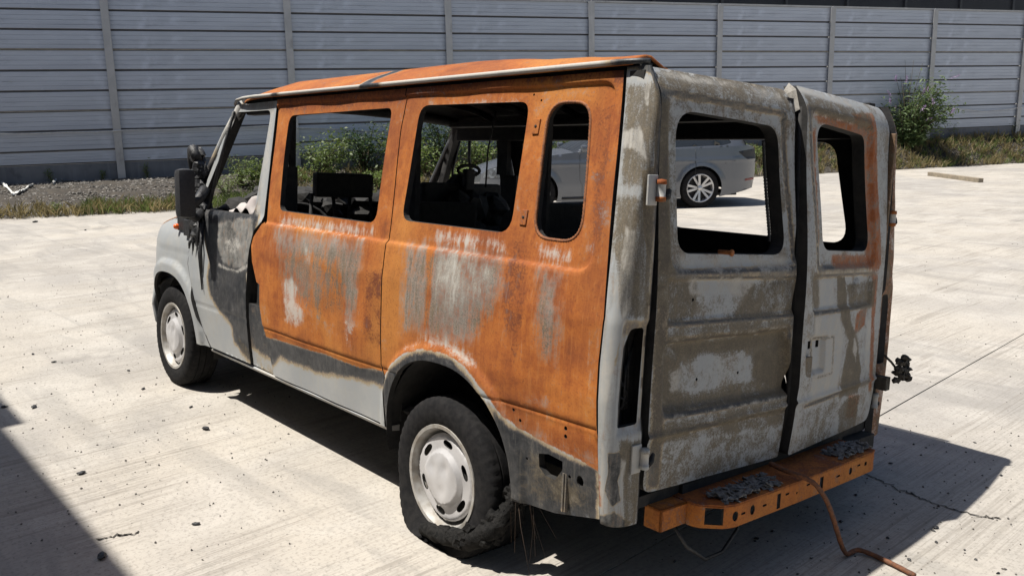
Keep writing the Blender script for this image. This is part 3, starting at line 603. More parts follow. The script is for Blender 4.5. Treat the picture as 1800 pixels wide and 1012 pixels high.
STROKE_L = [
 ('white', .34, .010, [(1160, 598), (1380, 566), (1388, 694), (1158, 740), (1164, 598), (1166, 604), (1164, 732), (1380, 690), (1375, 574), (1170, 602)]),
 ('tan', .66, .012, [(1172, 604), (1373, 577), (1378, 689), (1169, 729)]),
 ('char', .66, .016, [(1186, 160), (1386, 200), (1388, 470), (1176, 480), (1186, 160)], 'line'),  # line strokes: crease soot plus shade put into the colour to show pressings
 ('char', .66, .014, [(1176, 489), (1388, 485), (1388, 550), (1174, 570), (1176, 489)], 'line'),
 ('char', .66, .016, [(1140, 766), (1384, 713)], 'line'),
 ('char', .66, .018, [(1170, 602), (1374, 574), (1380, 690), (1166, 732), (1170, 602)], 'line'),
 ('char', .60, 0.015, [(1158, 500), (1176, 500), (1168, 700), (1160, 860), (1140, 860), (1146, 700)]),
 ('tan', .56, 0.025, [(1170, 110), (1400, 140), (1400, 200), (1180, 160)]),
 ('tan', .62, 0.025, [(1170, 160), (1200, 180), (1190, 470), (1160, 800), (1140, 800), (1150, 480)]),
 ('char', .62, 0.015, [(1160, 130), (1190, 150), (1185, 330), (1175, 480), (1158, 480)]),
 ('tan', .55, 0.020, [(1340, 200), (1380, 220), (1385, 380), (1372, 380), (1370, 260)]),
 ('tan', .60, 0.020, [(1170, 485), (1230, 490), (1225, 560), (1170, 575)]),
 ('tan', .62, 0.020, [(1290, 500), (1400, 480), (1400, 550), (1260, 565), (1300, 525)]),
 ('tan', .62, 0.015, [(1165, 575), (1390, 552), (1390, 580), (1180, 602), (1165, 640)]),
 ('tan', .85, 0.013, [(1182, 606), (1372, 580), (1374, 604), (1200, 632)]),
 ('tan', .80, 0.015, [(1176, 620), (1204, 640), (1200, 700), (1172, 720)]),
 ('tan', .85, 0.010, [(1330, 620), (1376, 590), (1378, 690), (1330, 668), (1310, 660)]),
 ('tan', .70, 0.015, [(1170, 700), (1376, 672), (1380, 690), (1168, 732)]),
 ('tan', .38, 0.025, [(1190, 640), (1330, 620), (1330, 690), (1190, 700)]),
 ('tan', .60, 0.025, [(1140, 740), (1385, 690), (1380, 745), (1140, 790)]),
 ('tan', .50, 0.030, [(1140, 780), (1380, 740), (1380, 800), (1150, 870)]),
 ('tan', .30, .020, [(1205, 640), (1240, 628), (1310, 618), (1326, 640), (1322, 668), (1290, 676), (1210, 696), (1196, 680)], 'set'),
 ('white', .40, 0.015, [(1200, 450), (1380, 450), (1380, 475), (1200, 480)]),
 ('white', .45, 0.010, [(1210, 488), (1330, 486), (1300, 520), (1215, 520)]),
 ('white', .42, 0.010, [(1340, 150), (1390, 160), (1390, 180), (1345, 175)]),
 ('white', .45, 0.010, [(1180, 118), (1300, 142), (1340, 152), (1250, 148), (1185, 130)]),
 ('white', .45, 0.010, [(1186, 655), (1206, 650), (1202, 690), (1188, 690)]),
]
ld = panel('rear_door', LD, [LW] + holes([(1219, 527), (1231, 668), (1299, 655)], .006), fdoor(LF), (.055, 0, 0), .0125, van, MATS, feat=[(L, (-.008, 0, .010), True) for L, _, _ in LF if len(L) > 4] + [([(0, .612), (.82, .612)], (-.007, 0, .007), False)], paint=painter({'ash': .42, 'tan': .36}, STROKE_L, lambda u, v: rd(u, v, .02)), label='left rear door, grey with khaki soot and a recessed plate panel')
STROKE_R = [
 ('char', .66, .016, [(1420, 195), (1538, 222), (1536, 468), (1418, 474), (1420, 195)], 'line'),  # outlines of the pressings: soot and painted-in shade that brings out the relief
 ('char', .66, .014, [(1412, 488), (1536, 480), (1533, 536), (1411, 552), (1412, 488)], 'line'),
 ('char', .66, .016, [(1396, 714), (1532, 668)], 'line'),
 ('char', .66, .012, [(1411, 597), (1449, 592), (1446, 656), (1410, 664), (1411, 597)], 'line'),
 ('rust', 0.79, 0.045, [(1420, 200), (1470, 205), (1545, 225), (1550, 480), (1520, 480), (1524, 250), (1440, 225)]),
 ('rust', 0.94, 0.034, [(1500, 200), (1552, 200), (1552, 470), (1526, 460), (1522, 250)]),
 ('rust', 0.68, 0.034, [(1425, 230), (1440, 225), (1436, 300), (1430, 440), (1418, 440)]),
 ('rust', 0.68, 0.034, [(1450, 445), (1540, 445), (1538, 475), (1450, 478)]),
 ('rust', 0.77, 0.029, [(1495, 545), (1520, 540), (1515, 575), (1490, 590)]),
 ('rust', 0.66, 0.022, [(1530, 480), (1545, 480), (1536, 690), (1526, 690)]),
 ('rust', 0.68, 0.034, [(1485, 690), (1512, 690), (1505, 740), (1480, 740)]),
 ('tan', .62, 0.020, [(1420, 165), (1545, 200), (1545, 235), (1420, 205)]),
 ('tan', .80, 0.011, [(1460, 485), (1478, 488), (1482, 560), (1500, 600), (1510, 650), (1505, 690), (1466, 700), (1470, 640), (1480, 600), (1462, 560)]),
 ('tan', .70, 0.015, [(1478, 500), (1540, 490), (1536, 540), (1485, 545)]),
 ('tan', .66, 0.015, [(1480, 700), (1510, 690), (1505, 760), (1470, 770), (1466, 720)]),
 ('tan', .55, 0.015, [(1400, 480), (1425, 480), (1430, 540), (1405, 550)]),
 ('tan', .50, 0.025, [(1390, 720), (1470, 700), (1450, 790), (1385, 805)]),
 ('white', .46, 0.015, [(1412, 150), (1500, 178), (1540, 190), (1500, 190), (1418, 172)]),
 ('white', .44, 0.015, [(1412, 556), (1460, 550), (1470, 600), (1460, 690), (1402, 705)]),
 ('white', .55, 0.006, [(1492, 590), (1500, 610), (1498, 640), (1490, 620)]),
 ('white', .55, 0.006, [(1520, 560), (1532, 560), (1526, 660), (1516, 640)]),
 ('white', .5, 0.010, [(1425, 495), (1455, 492), (1455, 540), (1425, 545)]),
]
HH = [np.array([rd(*q, -.02) for q in ((1417, 604), (1422, 603), (1421, 616), (1416, 618))]), np.array([rd(*q, -.02) for q in ((1432, 602), (1438, 601), (1437, 613), (1431, 614))])]
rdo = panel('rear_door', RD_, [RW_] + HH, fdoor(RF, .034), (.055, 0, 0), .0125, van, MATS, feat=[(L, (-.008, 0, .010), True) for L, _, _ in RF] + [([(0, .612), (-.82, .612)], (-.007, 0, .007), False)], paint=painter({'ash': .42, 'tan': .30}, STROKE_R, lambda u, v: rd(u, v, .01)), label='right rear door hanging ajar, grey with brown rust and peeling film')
b = MB(); b.box(-.045, -.034, -.105, -.052, .715, .80, bev=.003); hp = b.build('handle_plate', BURNT, rdo); burn_all(hp, tan=.7, rust=.4)
b = MB(); b.tube([(.012, -.02, .42), (-.002, -.022, .61), (-.004, -.02, 1.0), (.035, .0, 1.75)], .012, 6); b.build('door_edge_bar', SOOT, rdo)
b = MB(); b.box(.055, .075, -.06, .06, .40, 1.78); b.build('door_edge_bar', SOOT, ld)  # added black bar, hides the brightness showing between the doors
# bent flap of skin at the top of the right door, and the header behind the doors
b = MB(); b.box(.10, .24, -.76, .79, 1.745, 1.800, bev=.01); o = b.build('rear_header', BURNT, van); burn_all(o, char=.6, tan=.7)
fv = [(.055, .008, 1.815), (.085, .012, 1.84), (.03, .012, 1.74), (.10, .05, 1.78), (.09, .055, 1.70)]
o = mesh('bent_flap', fv, [(0, 1, 3), (0, 3, 2), (2, 3, 4)], BURNT, rdo); burn_all(o, tan=.5, ash=.6, white=.4); o.modifiers.new('thick', 'SOLIDIFY').thickness = .004
# serrated seal hanging in the left door window, latch stub
def loop_tube(loop, fmap, r, n=6, amp=.0, k=2, inset=0):
    L = resamp(np.asarray(loop), .006); P = fmap(L[:, 0], L[:, 1]); P = np.concatenate([P, P[:1]]); rr_ = r * (1 + amp * np.sign(np.sin(np.arange(len(P)) * math.pi / k + .1)))
    return P, rr_
P, rr_ = loop_tube(W3, lambda x, z: np.stack([x, yside(x, z) - .002, z], 1), .006, amp=.16, k=1)
b = MB(); b.tube(P, rr_, 6, cap=False); s_ = b.build('window_seal', plain('rusted_spring', (.30, .11, .035), (.13, .05, .025), 60, .8), quarter)
P, rr_ = loop_tube(LW, lambda y, z: fdoor(LF)(y, z) + [.03, 0, 0], .006, amp=.2, k=1); sel = (P[:, 1] < .30) & (P[:, 2] > 1.24) & (P[:, 2] < 1.62)
b = MB(); b.tube(P[sel] + [.01, .035, 0], rr_[sel], 6); b.build('window_seal', CHARRED, ld)
b = MB(); b.tube([rd(1262, 442, .0)[:0] + (-.03, *rd(1272, 443, -.0)), (.02, *rd(1272, 443, -.0))], .008, 8); b.tube([(-.036, *rd(1272, 443, 0)), (-.03, *rd(1272, 443, 0))], .012, 8); b.build('wiper_spindle', RUSTB, ld)
# hinges
def hinge(name, y, z, x, sg, w, lab=None):
    b = MB(); b.box(x - .012, x - .004, y - .016, y + .030, z - .048, z + .048, bev=.003)
    h = b.build('hinge', BURNT, van); A = dict(ash=.6, white=.62) if w else dict(rust=.4, tan=.6); burn_all(h, **A)
    b = MB(); b.lathe([(0, -.036), (.016, -.034), (.017, -.02), (.0145, -.018), (.0145, .018), (.017, .02), (.016, .034), (0, .036)], 14, 'z', (x - .022, y - .020, z)); k = b.build('hinge_barrel', BURNT, h); P = np.array([v.co for v in k.data.vertices]); A = np.zeros((len(P), 8)); e_ = np.abs(P[:, 2] - z) > .019; A[:, 0] = np.where(e_, .85 if z > .8 else .3, 0); A[:, 4] = np.where(e_, 0, .7); A[:, 3] = .3; burn(k, A)
    b = MB(); b.tube([(x - .03, y - .03, z - .02), (x - .018, y - .06, z - .02), (x - .004, y - .08, z)], .010, 6); b.build('hinge_arm', SOOT, h)
    return h
hinge('hinge', .845, 1.425, .03, 1, 1); hinge('hinge', .845, .553, .03, 1, 1)
hinge('hinge', -.81, 1.33, .05, -1, 0); hinge('hinge', -.81, .50, .05, -1, 0)
b = MB(); b.box(.03, .06, -.805, -.79, .85, 1.70, bev=.004); o = b.build('door_flange', BURNT, rdo); burn_all(o, rust=.6, tan=.6)
b = MB(); g3 = np.random.default_rng(5)
for k in range(22): b.blob((-.04 - .03 * g3.random(), -.85 - .09 * g3.random(), .60 + .10 * g3.random() + .02 * k / 22), (.018, .018, .014), k, .4)
b.tube([(-.01, -.80, .72), (-.03, -.83, .69), (-.04, -.86, .66)], .006, 5); b.box(-.03, .02, -.84, -.80, .56, .62); b.build('melted_check_strap', plain('melted_grey', (.07, .062, .05), (.03, .026, .022), 50, .9, 0, .8), rdo)
# ---- rear bumper: rusted beam and step
BPL = np.array([(.055, .605), (-.035, .605), (-.060, .598), (-.118, .535), (-.134, .49), (-.142, .10), (-.142, -.30), (-.140, -.50), (-.13, -.535), (.05, -.545)])
seg = np.r_[0, np.cumsum(np.linalg.norm(np.diff(BPL, axis=0), axis=1))]
def bump(s, z): return np.stack([np.interp(s, seg, BPL[:, 0]), np.interp(s, seg, BPL[:, 1]), z], 1)
def circ(c, z, r, k=1., n=12): return [(c + r * math.cos(a), z + k * r * math.sin(a)) for a in np.linspace(0, 2 * math.pi, n + 1)[:-1]]
def rect(c, z, w, h): return [(c - w, z - h), (c + w, z - h), (c + w, z + h), (c - w, z + h)]
zb = .322; s0 = seg[2]
HB = [rect(s0 + .052, zb + .003, .032, .030), circ(s0 + .135, zb, .014, 1.3), rect(s0 + .18, zb, .012, .004), circ(s0 + .235, zb, .014, 1.3), rect(s0 + .31, zb, .012, .004), rect(s0 + .40, zb - .005, .011, .028),
      rect(s0 + .455, zb + .01, .012, .004), circ(s0 + .52, zb, .005), rect(s0 + .60, zb + .015, .012, .004), rect(s0 + .70, zb, .013, .024), rect(s0 + .83, zb, .014, .004), circ(s0 + .93, zb, .013, 1.2), rect(s0 + 1.0, zb + .01, .012, .004), rect(s0 + 1.06, zb + .005, .01, .008)]
S1 = seg[-1]
bmp = panel('rear_bumper', [(0, .282), (S1, .282), (S1, .362), (0, .362)], HB, bump, (.008, 0, 0), .02, van, [BURNT, SOOT], painter({'rust': .95, 'dark': .2}, [('char', .8, .015, [(s0 + .40, .37), (s0 + .46, .37), (s0 + .44, .335), (s0 + .40, .34)])]), label='rusted step bumper with punched holes')
top = [(x, y) for x, y in BPL]; b = MB(); b.prism(top, 'z', .358, .366); o = b.build('step_top', BURNT, bmp); burn_all(o, rust=.95, dark=.5)
b = MB(); b.box(-.012, -.004, .58, .742, .285, .362); b.box(-.012, .06, .735, .742, .285, .362); b.box(-.012, .06, .60, .742, .355, .362); o = b.build('beam_end', BURNT, bmp); burn_all(o, rust=.95, dark=.3)
b = MB(); b.box(.0, .06, -.80, .74, .29, .355); b.build('beam', SOOT, bmp)
b = MB(); g3 = np.random.default_rng(11)
for k in range(260):
    y = .52 - .34 * g3.random() if k < 170 else -.28 - .24 * g3.random(); x = -.03 - .09 * g3.random(); s = .010 + .014 * g3.random()
    q = rotm('X', g3.uniform(-40, 40)) @ rotm('Z', g3.uniform(0, 180)); c = np.array([x, y, .368 + .018 * g3.random()])
    v = np.array([(-s, -s * .5, 0), (s, -s * .4, .003), (s * .8, s * .5, 0), (-s * .7, s * .6, .002)]) @ q.T + c; v[:, 2] = np.maximum(v[:, 2], .366); b.add(v, [(0, 1, 2, 3)])
o = b.build('ash_flakes', plain('grey_ash', (.22, .22, .22), (.07, .07, .07), 60, .9, 0, .5), bmp, fix=False); o.modifiers.new('thick', 'SOLIDIFY').thickness = .003; o['kind'] = 'stuff'
b = MB(); b.tube([(.05, .62, .29), (-.02, .60, .20), (-.03, .50, .13), (-.02, .38, .12), (.0, .26, .17), (.04, .20, .28)], .007, 6); b.build('hanging_cable', CHARRED, van)
# ---- wheels
TYRE = plain('tyre_rubber', (.011, .011, .012), (.022, .021, .021), 30, .9, 0, .3, Specular_IOR_Level=.12)
ALU = plain('hubcap_silver', (.58, .57, .57), (.47, .46, .46), 7, .40, .2, .05)
STEEL = plain('dull_steel_rim', (.44, .43, .41), (.28, .25, .21), 20, .5, .3, .2)
BURNTYRE = plain('charred_tyre', (.007, .007, .007), (.02, .019, .018), 55, .9, 0, .9, Specular_IOR_Level=.15)
def wheel(c, name, tyre=True, cap=True, flat=False, sg=1, R=.326):
    c = np.array(c); w = empty(name); w.parent = van; w.location = c
    rr, hw = .213, .098
    pr = [(rr - .012, -hw * .80), (rr + .004, -hw * .93), (rr + .03, -hw * 1.0), (rr + .06, -hw * 1.04), (R - .022, -hw * .96), (R - .006, -hw * .86), (R, -hw * .72), (R, -hw * .46), (R - .008, -hw * .44), (R - .008, -hw * .38), (R, -hw * .36), (R + .001, -hw * .05), (R - .008, -hw * .04)]
    pr = pr + [(r, -h) for r, h in pr[::-1]]
    if tyre:
        b = MB(); b.lathe(pr, 160, 'y'); V = np.array(b.V)
        ang = np.arctan2(V[:, 2], V[:, 0]); rad = np.hypot(V[:, 0], V[:, 2]); sh = (rad > R - .03) & (np.abs(V[:, 1]) > hw * .6)
        k = np.where(sh & ((np.round(ang / (2 * math.pi / 160)).astype(int) % 3) == 0), .988, 1); V[:, 0] *= k; V[:, 2] *= k
        if flat:
            h = h_van(V + c); low = np.clip(.17 - h, 0, .25) / .17; side = np.sign(V[:, 1]) * np.clip(np.abs(V[:, 1]) / hw, 0, 1)
            V[:, 1] += side * .045 * low ** 1.2 * np.clip((rad - rr) / .1, 0, 1); V[:, 0] *= 1 + .04 * low
        h = h_van(V + c); pen = np.clip(.003 - h, 0, None); V = V + pen[:, None] * VUP
        b.V = [tuple(v) for v in V]; t = b.build('tyre', TYRE, w, sharp=35)
        if flat: t['label'] = 'flat black tyre with scorched torn tread'
    b = MB(); b.lathe([(rr, hw * .80), (rr + .006, hw * .90), (rr + .004, hw * .98), (rr - .010, hw * .97), (rr - .016, hw * .80), (rr - .030, hw * .30), (rr - .045, -.02), (.10, -.02), (.06, -.01), (0, -.01)], 48, 'y')
    b.lathe([(rr, -hw * .95), (rr - .02, -hw * .9), (rr - .03, 0.0)], 48, 'y'); b.build('rim', STEEL if tyre else RUSTB, w, fix=False, sharp=40)
    if cap:
        def fcap(x, z):
            r = np.hypot(x, z); a = np.arctan2(z, x)
            y = hw * .86 - .008 * ss(r, .06, .115) + .018 * (1 - ss(r, .106, .114)) - .012 * ss(r, .168, .178) + .004 * np.sin(a * 3 + 1) * ss(r, .03, .09)
            y = y - .010 * np.exp(-((x + .03) ** 2 + (z - .05) ** 2) / .0008) - .009 * np.exp(-((x - .055) ** 2 + (z - .035) ** 2) / .0007) - .007 * np.exp(-((x + .01) ** 2 + (z + .06) ** 2) / .0009)
            return np.stack([x, y, z], 1)
        slots = []
        for k in range(6):
            a0 = math.pi / 2 + .12 + k * math.pi / 3; L = []
            for t in np.linspace(0, 2 * math.pi, 15)[:-1]:
                rr2 = .143 + .0145 * math.sin(t); aa = a0 + .235 * math.copysign(abs(math.cos(t)) ** .7, math.cos(t)); L.append((rr2 * math.cos(aa), rr2 * math.sin(aa)))
            slots.append(L)
        hub = panel('hubcap', [(.178 * math.cos(a), .178 * math.sin(a)) for a in np.linspace(0, 2 * math.pi, 73)[:-1]], slots, fcap, (0, -.006, 0), .009, w, [ALU, SOOT], None, rim=1, feat=[([(.110 * math.cos(a), .110 * math.sin(a)) for a in np.linspace(0, 2 * math.pi, 49)[:-1]], (-.004, .004), True)])
        if flat:
            b = MB(); P = np.array([(.032 * math.cos(a), 0, .014 * math.sin(a)) for a in np.linspace(0, 2 * math.pi, 25)]); P = P @ rotm('Y', 12).T + [.004, hw * .86 + .0155, -.012]; b.tube(P, .0013, 5, cap=False); em = b.build('emblem', ALU, w)
            cu = bpy.data.curves.new('lettering', 'FONT'); cu.body = 'Ford'; cu.size = .021; cu.align_x = 'CENTER'; cu.align_y = 'CENTER'; cu.extrude = .0008; cu.shear = .3
            to = bpy.data.objects.new('lettering', cu); COL.objects.link(to); me = bpy.data.meshes.new_from_object(to); bpy.data.objects.remove(to)
            lo_ = bpy.data.objects.new('lettering', me); COL.objects.link(lo_); lo_.parent = w; me.materials.append(ALU)
            lo_.matrix_local = Matrix.Translation((.004, hw * .86 + .0155, -.012)) @ Matrix.Rotation(math.radians(12), 4, 'Y') @ Matrix(((-1, 0, 0, 0), (0, 0, 1, 0), (0, 1, 0, 0), (0, 0, 0, 1)))
        b = MB(); b.lathe([(.176, .012), (0, .012)], 32, 'y'); b.build('hub', SOOT, w, fix=False)
    return w
wfl = wheel((WF, .865, .323), 'wheel'); wrl = wheel((WR, .862, .236), 'wheel', flat=True)
for x in (WF, WR):
    c = np.array([x, -.86, .25]); c[2] += .214 - h_van(c); w = wheel(c, 'wheel', tyre=False, cap=False)
    for ch in w.children: ch.scale = (1, -1, 1)
# torn, charred tread curling off the flat tyre
b = MB(); ctl = np.array([(1.02, .972, .0), (.93, .985, .02), (.84, .99, .035), (.75, .985, .05), (.67, .975, .08), (.60, .955, .13), (.555, .935, .19), (.535, .92, .25), (.54, .91, .30)]); u_ = np.linspace(0, 8, 30)
path = np.stack([np.interp(u_, np.arange(9), ctl[:, k]) for k in range(3)], 1); rad = .014 + .026 * np.sin(math.pi * np.clip(np.linspace(.06, 1.0, 30), 0, 1)) ** .7
path += (np.clip(rad * .8 - h_van(path), 0, None))[:, None] * VUP
b.tube(path, rad, 12); V = np.array(b.V); V += RNG.normal(0, .005, V.shape); b.V = [tuple(v) for v in V]
for k in range(22): b.blob(path[min(29, 7 + k)] + RNG.normal(0, .014, 3), (.026, .022, .026), k, .4)
V = np.array(b.V); h = h_van(V); V += np.clip(.002 - h, 0, None)[:, None] * VUP; b.V = [tuple(v) for v in V]
tt = b.build('torn_tread', BURNTYRE, van)
b = MB(); g3 = np.random.default_rng(2)
for k in range(9):
    p0 = np.array([.56 - .05 * g3.random(), .93 - .1 * g3.random(), .42 - .1 * g3.random()]); p1 = p0 + [-.06 + .05 * g3.normal(), .02 + .03 * g3.normal(), -.24 - .08 * g3.random()]
    p1 += max(0, .01 - h_van(p1)) * VUP; b.tube([p0, (p0 + p1) / 2 + g3.normal(0, .02, 3), p1], .0010, 4)
b.build('frayed_tyre_wires', plain('burnt_wire', (.06, .035, .02), (.03, .02, .015), 40, .8), van)
# ---- wheel wells, underbody, interior
for x, rad_ in ((WR, .42), (WF, .43)):
    for sg in (1, -1):
        V = []; n = 24
        for y in (.86 if x > 2 else .935, .58):
            for i in range(n + 1): a = math.pi * (i / n * 1.12 - .06); V.append((x + rad_ * math.cos(a), sg * y, .315 + rad_ * math.sin(a)))
        V += [(x, sg * .58, .25)]; F = [(i, i + 1, n + 2 + i, n + 1 + i) for i in range(n)] + [(n + 1 + i, n + 2 + i, 2 * n + 2) for i in range(n)]
        mesh('wheel_well', V, F, SOOT, van, True)
b = MB(); b.box(.035, 3.55, -.57, .57, .30, .40); b.box(1.40, 3.38, -.90, .90, .345, .40); b.box(.05, .50, -.80, .80, .36, .40); b.build('floor_pan', SOOT, van)
b = MB(); b.tube([(WR, -.80, .243), (WR, .80, .243)], .045, 10); b.lathe([(0, -.13), (.12, -.08), (.13, 0), (.12, .08), (0, .13)], 16, 'y', (WR, 0, .243)); b.tube([(WF, -.78, .30), (WF, .78, .30)], .04, 10)
b.box(.2, 3.4, .38, .46, .24, .31); b.box(.2, 3.4, -.46, -.38, .24, .31); b.tube([(.2, -.2, .25), (1.2, -.22, .24), (3.2, -.1, .24)], .04, 10); b.build('chassis', SOOT, van)
for sg in (1, -1):
    for x in (WR,):
        b = MB(); b.tube([(x - .55, sg * .52, .33), (x, sg * .52, .22), (x + .6, sg * .52, .32)], .025, 6); b.build('leaf_spring', SOOT, van)
FAB = plain('burnt_seat_frame', (.008, .008, .009), (.020, .019, .018), 30, .8, 0, .6)
def seat(x, y0, y1, ztop, plate=.14, posts=4, base=True):
    s = empty('seat'); s.parent = van; s.location = (x, (y0 + y1) / 2, .40); w = (y1 - y0) / 2; H = ztop - .40
    b = MB(); b.box(-.03, .03, -w * .88, w * .88, H - plate, H, bev=.02); b.build('headrest_plate', FAB, s)
    for k in range(posts):
        t = -1 + 2 * k / (posts - 1); b = MB(); b.tube([(.02, t * w * .9 * (.86 if 0 < k < posts - 1 else 1), H - plate + .02), (.0, t * w * (.5 if 0 < k < posts - 1 else 1.0), H - .45), (.02, t * w * (.5 if 0 < k < posts - 1 else 1.0), .30)], .012, 6); b.build('back_tube', FAB, s)
    if base:
        b = MB(); b.box(-.02, .46, -w, w, .26, .36, bev=.03); b.build('cushion_frame', FAB, s)
        for q in (-1, 1):
            [MB().box(lx, lx + .05, q * w * .8 - .02, q * w * .8 + .02, 0, .27).build('seat_leg', FAB, s) for lx in (.05, .34)]
    return s
seat(2.70, .17, .60, 1.425); sb = seat(2.55, -.72, -.02, 1.39, .55, 4); seat(1.90, .02, .45, 1.30, .50, 3); seat(1.72, -.80, -.10, 1.31, .45, 4); seat(.98, -.30, .62, 1.22, .4, 5)
b = MB()
for k in range(18): b.blob((2.45 + .25 * RNG.random(), -.40 + .08 * RNG.normal(), 1.05 + .30 * RNG.random()), (.09, .09, .10), k, .3)
b.build('burnt_upholstery', SOOT, van)
st = empty('steering_wheel'); st.parent = van; st.location = (2.47, -.36, 1.47)
P = np.array([(.03 * math.sin(a) * 0, .085 * math.cos(a), .032 * math.sin(a)) for a in np.linspace(0, 2 * math.pi, 25)]); b = MB(); b.tube(P, .011, 6, cap=False); b.build('headrest_loop', FAB, st); st.name = 'headrest_frame'
b = MB(); b.box(-.02, .02, -.035, .035, -.12, .01, bev=.01); b.build('headrest_stem', FAB, st)
b = MB()
for k in range(70): b.blob((3.30 + .32 * RNG.random(), -.80 + 1.6 * RNG.random(), 1.06 + .20 * RNG.random() ** 1.4), (.10, .11, .06), k, .35)
b.box(3.25, 3.55, -.85, .85, .75, 1.08, bev=.04); b.build('burnt_dashboard', SOOT, van)
b = MB()
for k in range(60): b.blob((.2 + 3.0 * RNG.random(), -.8 + 1.6 * RNG.random(), .41), (.10, .10, .04), k, .35)
b.build('floor_debris', SOOT, van)['kind'] = 'stuff'
b = MB(); P = [(3.1, .30, 1.03), (3.1, .42, 1.03)]
cs = np.linspace(0, 2 * math.pi, 25); b.tube([(3.12 + .10 * math.sin(a), .40 + .18 * math.cos(a), 1.08 + .14 * math.sin(a)) for a in cs], .012, 6, cap=False); b.tube([(3.32, .40, .98), (3.12, .40, 1.08)], .02, 6); b.build('steering_wheel', FAB, van)
for p0, p1, r in [((2.30, -.42, 1.83), (2.47, -.50, 1.37), .006), ((2.62, .76, 1.74), (2.66, .80, 1.52), .004), ((2.60, .75, 1.74), (2.64, .78, 1.18), .003), ((3.0, -.78, 1.76), (3.02, -.84, 1.36), .012)]:
    p0, p1 = np.array(p0), np.array(p1); b = MB(); b.tube([p0, (p0 + p1) / 2 + [.015, .01, 0], p1], r, 5); b.build('hanging_cable', CHARRED, van)
b = MB(); b.box(2.645, 2.675, .775, .815, 1.45, 1.54, bev=.008); b.build('belt_buckle', CHARRED, van)
cl = []; n = 16
for i in range(n):
    for j in range(n):
        u, v = i / (n - 1), j / (n - 1); cl.append((2.90 + .30 * u, .60 + .26 * v, 1.185 + .085 * math.exp(-((u - .35) ** 2 + (v - .6) ** 2) / .10) + .018 * math.sin(u * 14 + v * 5) + .012 * math.sin(v * 17)))
o = mesh('cloth', cl, [(i * n + j, i * n + j + 1, (i + 1) * n + j + 1, (i + 1) * n + j) for i in range(n - 1) for j in range(n - 1)], plain('white_cloth', (.46, .43, .41), (.33, .29, .28), 9, .85), None, True); o.modifiers.new('thick', 'SOLIDIFY').thickness = .004
o.matrix_world = van.matrix_world.copy(); o.location = van.location; tag(o, 'crumpled white cloth lying inside the burnt cab window', 'cloth')
b = MB(); b.box(2.76, 3.26, .45, .86, .90, 1.18, bev=.04); o = b.build('burnt_seat_cushion', SOOT, van)
# rusty pipe hanging off the bumper to the ground
def tw(P): return VW @ np.asarray(P) + [0, 0, VZ]
hp = [tw(q) for q in [(-.02, .10, .40), (-.09, .113, .395), (-.16, .108, .392), (-.205, .09, .375), (-.235, .05, .31), (-.245, .0, .22), (-.25, -.05, .13), (-.255, -.10, .06)]] + [np.array(q) for q in [(-.27, -.16, .022), (-.33, -.175, .012), (-.42, -.16, .012), (-.50, -.14, .012)]]
hp = np.array(hp); tt_ = np.linspace(0, 1, len(hp)); ti = np.linspace(0, 1, 60); hp = np.stack([np.interp(ti, tt_, hp[:, k]) for k in range(3)], 1)
for _ in range(4): hp[1:-1] = .25 * hp[:-2] + .5 * hp[1:-1] + .25 * hp[2:]
hp[:, 2] = np.maximum(hp[:, 2], .0105)
b = MB(); b.tube(hp, .0095 * (1 + .06 * np.sin(np.arange(60) * 2.2)), 8); o = b.build('rusty_cable', plain('rusty_conduit', (.20, .075, .03), (.09, .045, .028), 70, .8, 0, .5)); tag(o, 'thin rusty cable hanging from the step bumper down to the concrete', 'cable')
# ------------------------------------------------------------------ THE SETTING: yard, verge, noise barrier, buildings
def concrete_mat():
    t = NT('worn_concrete'); co = t.coord()
    broom = t.noise(1, 5, .65, t.coord((130, 2.2, 1))); broom2 = t.noise(1, 4, .6, t.coord((36, .8, 1), (3, 1, 0)))
    big = t.noise(.35, 6, .6, co, .8); med = t.noise(1.6, 7, .62, co, .5); fine = t.noise(55, 5, .7, co); arc = t.noise(1, 5, .6, t.coord((.5, 3.0, 1), rot=(0, 0, .5)), .9)
    c = t.mix(t.step(big, .36, .64), (.43, .395, .345), (.335, .315, .29))
    c = t.mix(t.m2('MULTIPLY', t.step(med, .45, .66), .55), c, (.49, .46, .415))
    c = t.mix(t.m2('MULTIPLY', t.step(arc, .50, .66), .45), c, (.24, .23, .215))
    brk = t.step(t.noise(1, 4, .6, t.coord((2.2, .9, 1), (1, 8, 0)), .6), .42, .62)
    c = t.mix(t.m2('MULTIPLY', t.m2('MULTIPLY', t.step(broom2, .47, .64), brk), .55), c, (.19, .17, .145))
    c = t.mix(t.m2('MULTIPLY', t.step(broom, .47, .64), t.m2('ADD', .22, t.m2('MULTIPLY', brk, .38))), c, (.23, .21, .185))
    c = t.mix(t.m2('MULTIPLY', t.step(fine, .50, .64), .5), c, (.20, .185, .165))
    c = t.mix(t.m2('MULTIPLY', t.step(t.noise(14, 6, .75, co), .52, .66), .38), c, (.25, .235, .21))
    dots = t.m2('SUBTRACT', 1., t.step(t.voro(26, co), .035, .075)); c = t.mix(t.m2('MULTIPLY', t.m2('MULTIPLY', dots, t.step(t.noise(3, 3, .5, co), .48, .60)), .75), c, (.10, .095, .09))
    st = t.step(t.noise(.8, 4, .7, t.coord(loc=(4, 7, 0))), .63, .72); c = t.mix(t.m2('MULTIPLY', st, .45), c, (.20, .19, .178))
    h = t.m2('ADD', t.m2('MULTIPLY', broom, .6), t.m2('MULTIPLY', fine, .5))
    return t.bsdf(c, .92, 0, h, .35, .004, Specular_IOR_Level=.2)
CONC = concrete_mat()
DIRT = plain('verge_soil', (.060, .050, .038), (.030, .025, .020), 6, .95, 0, .6)
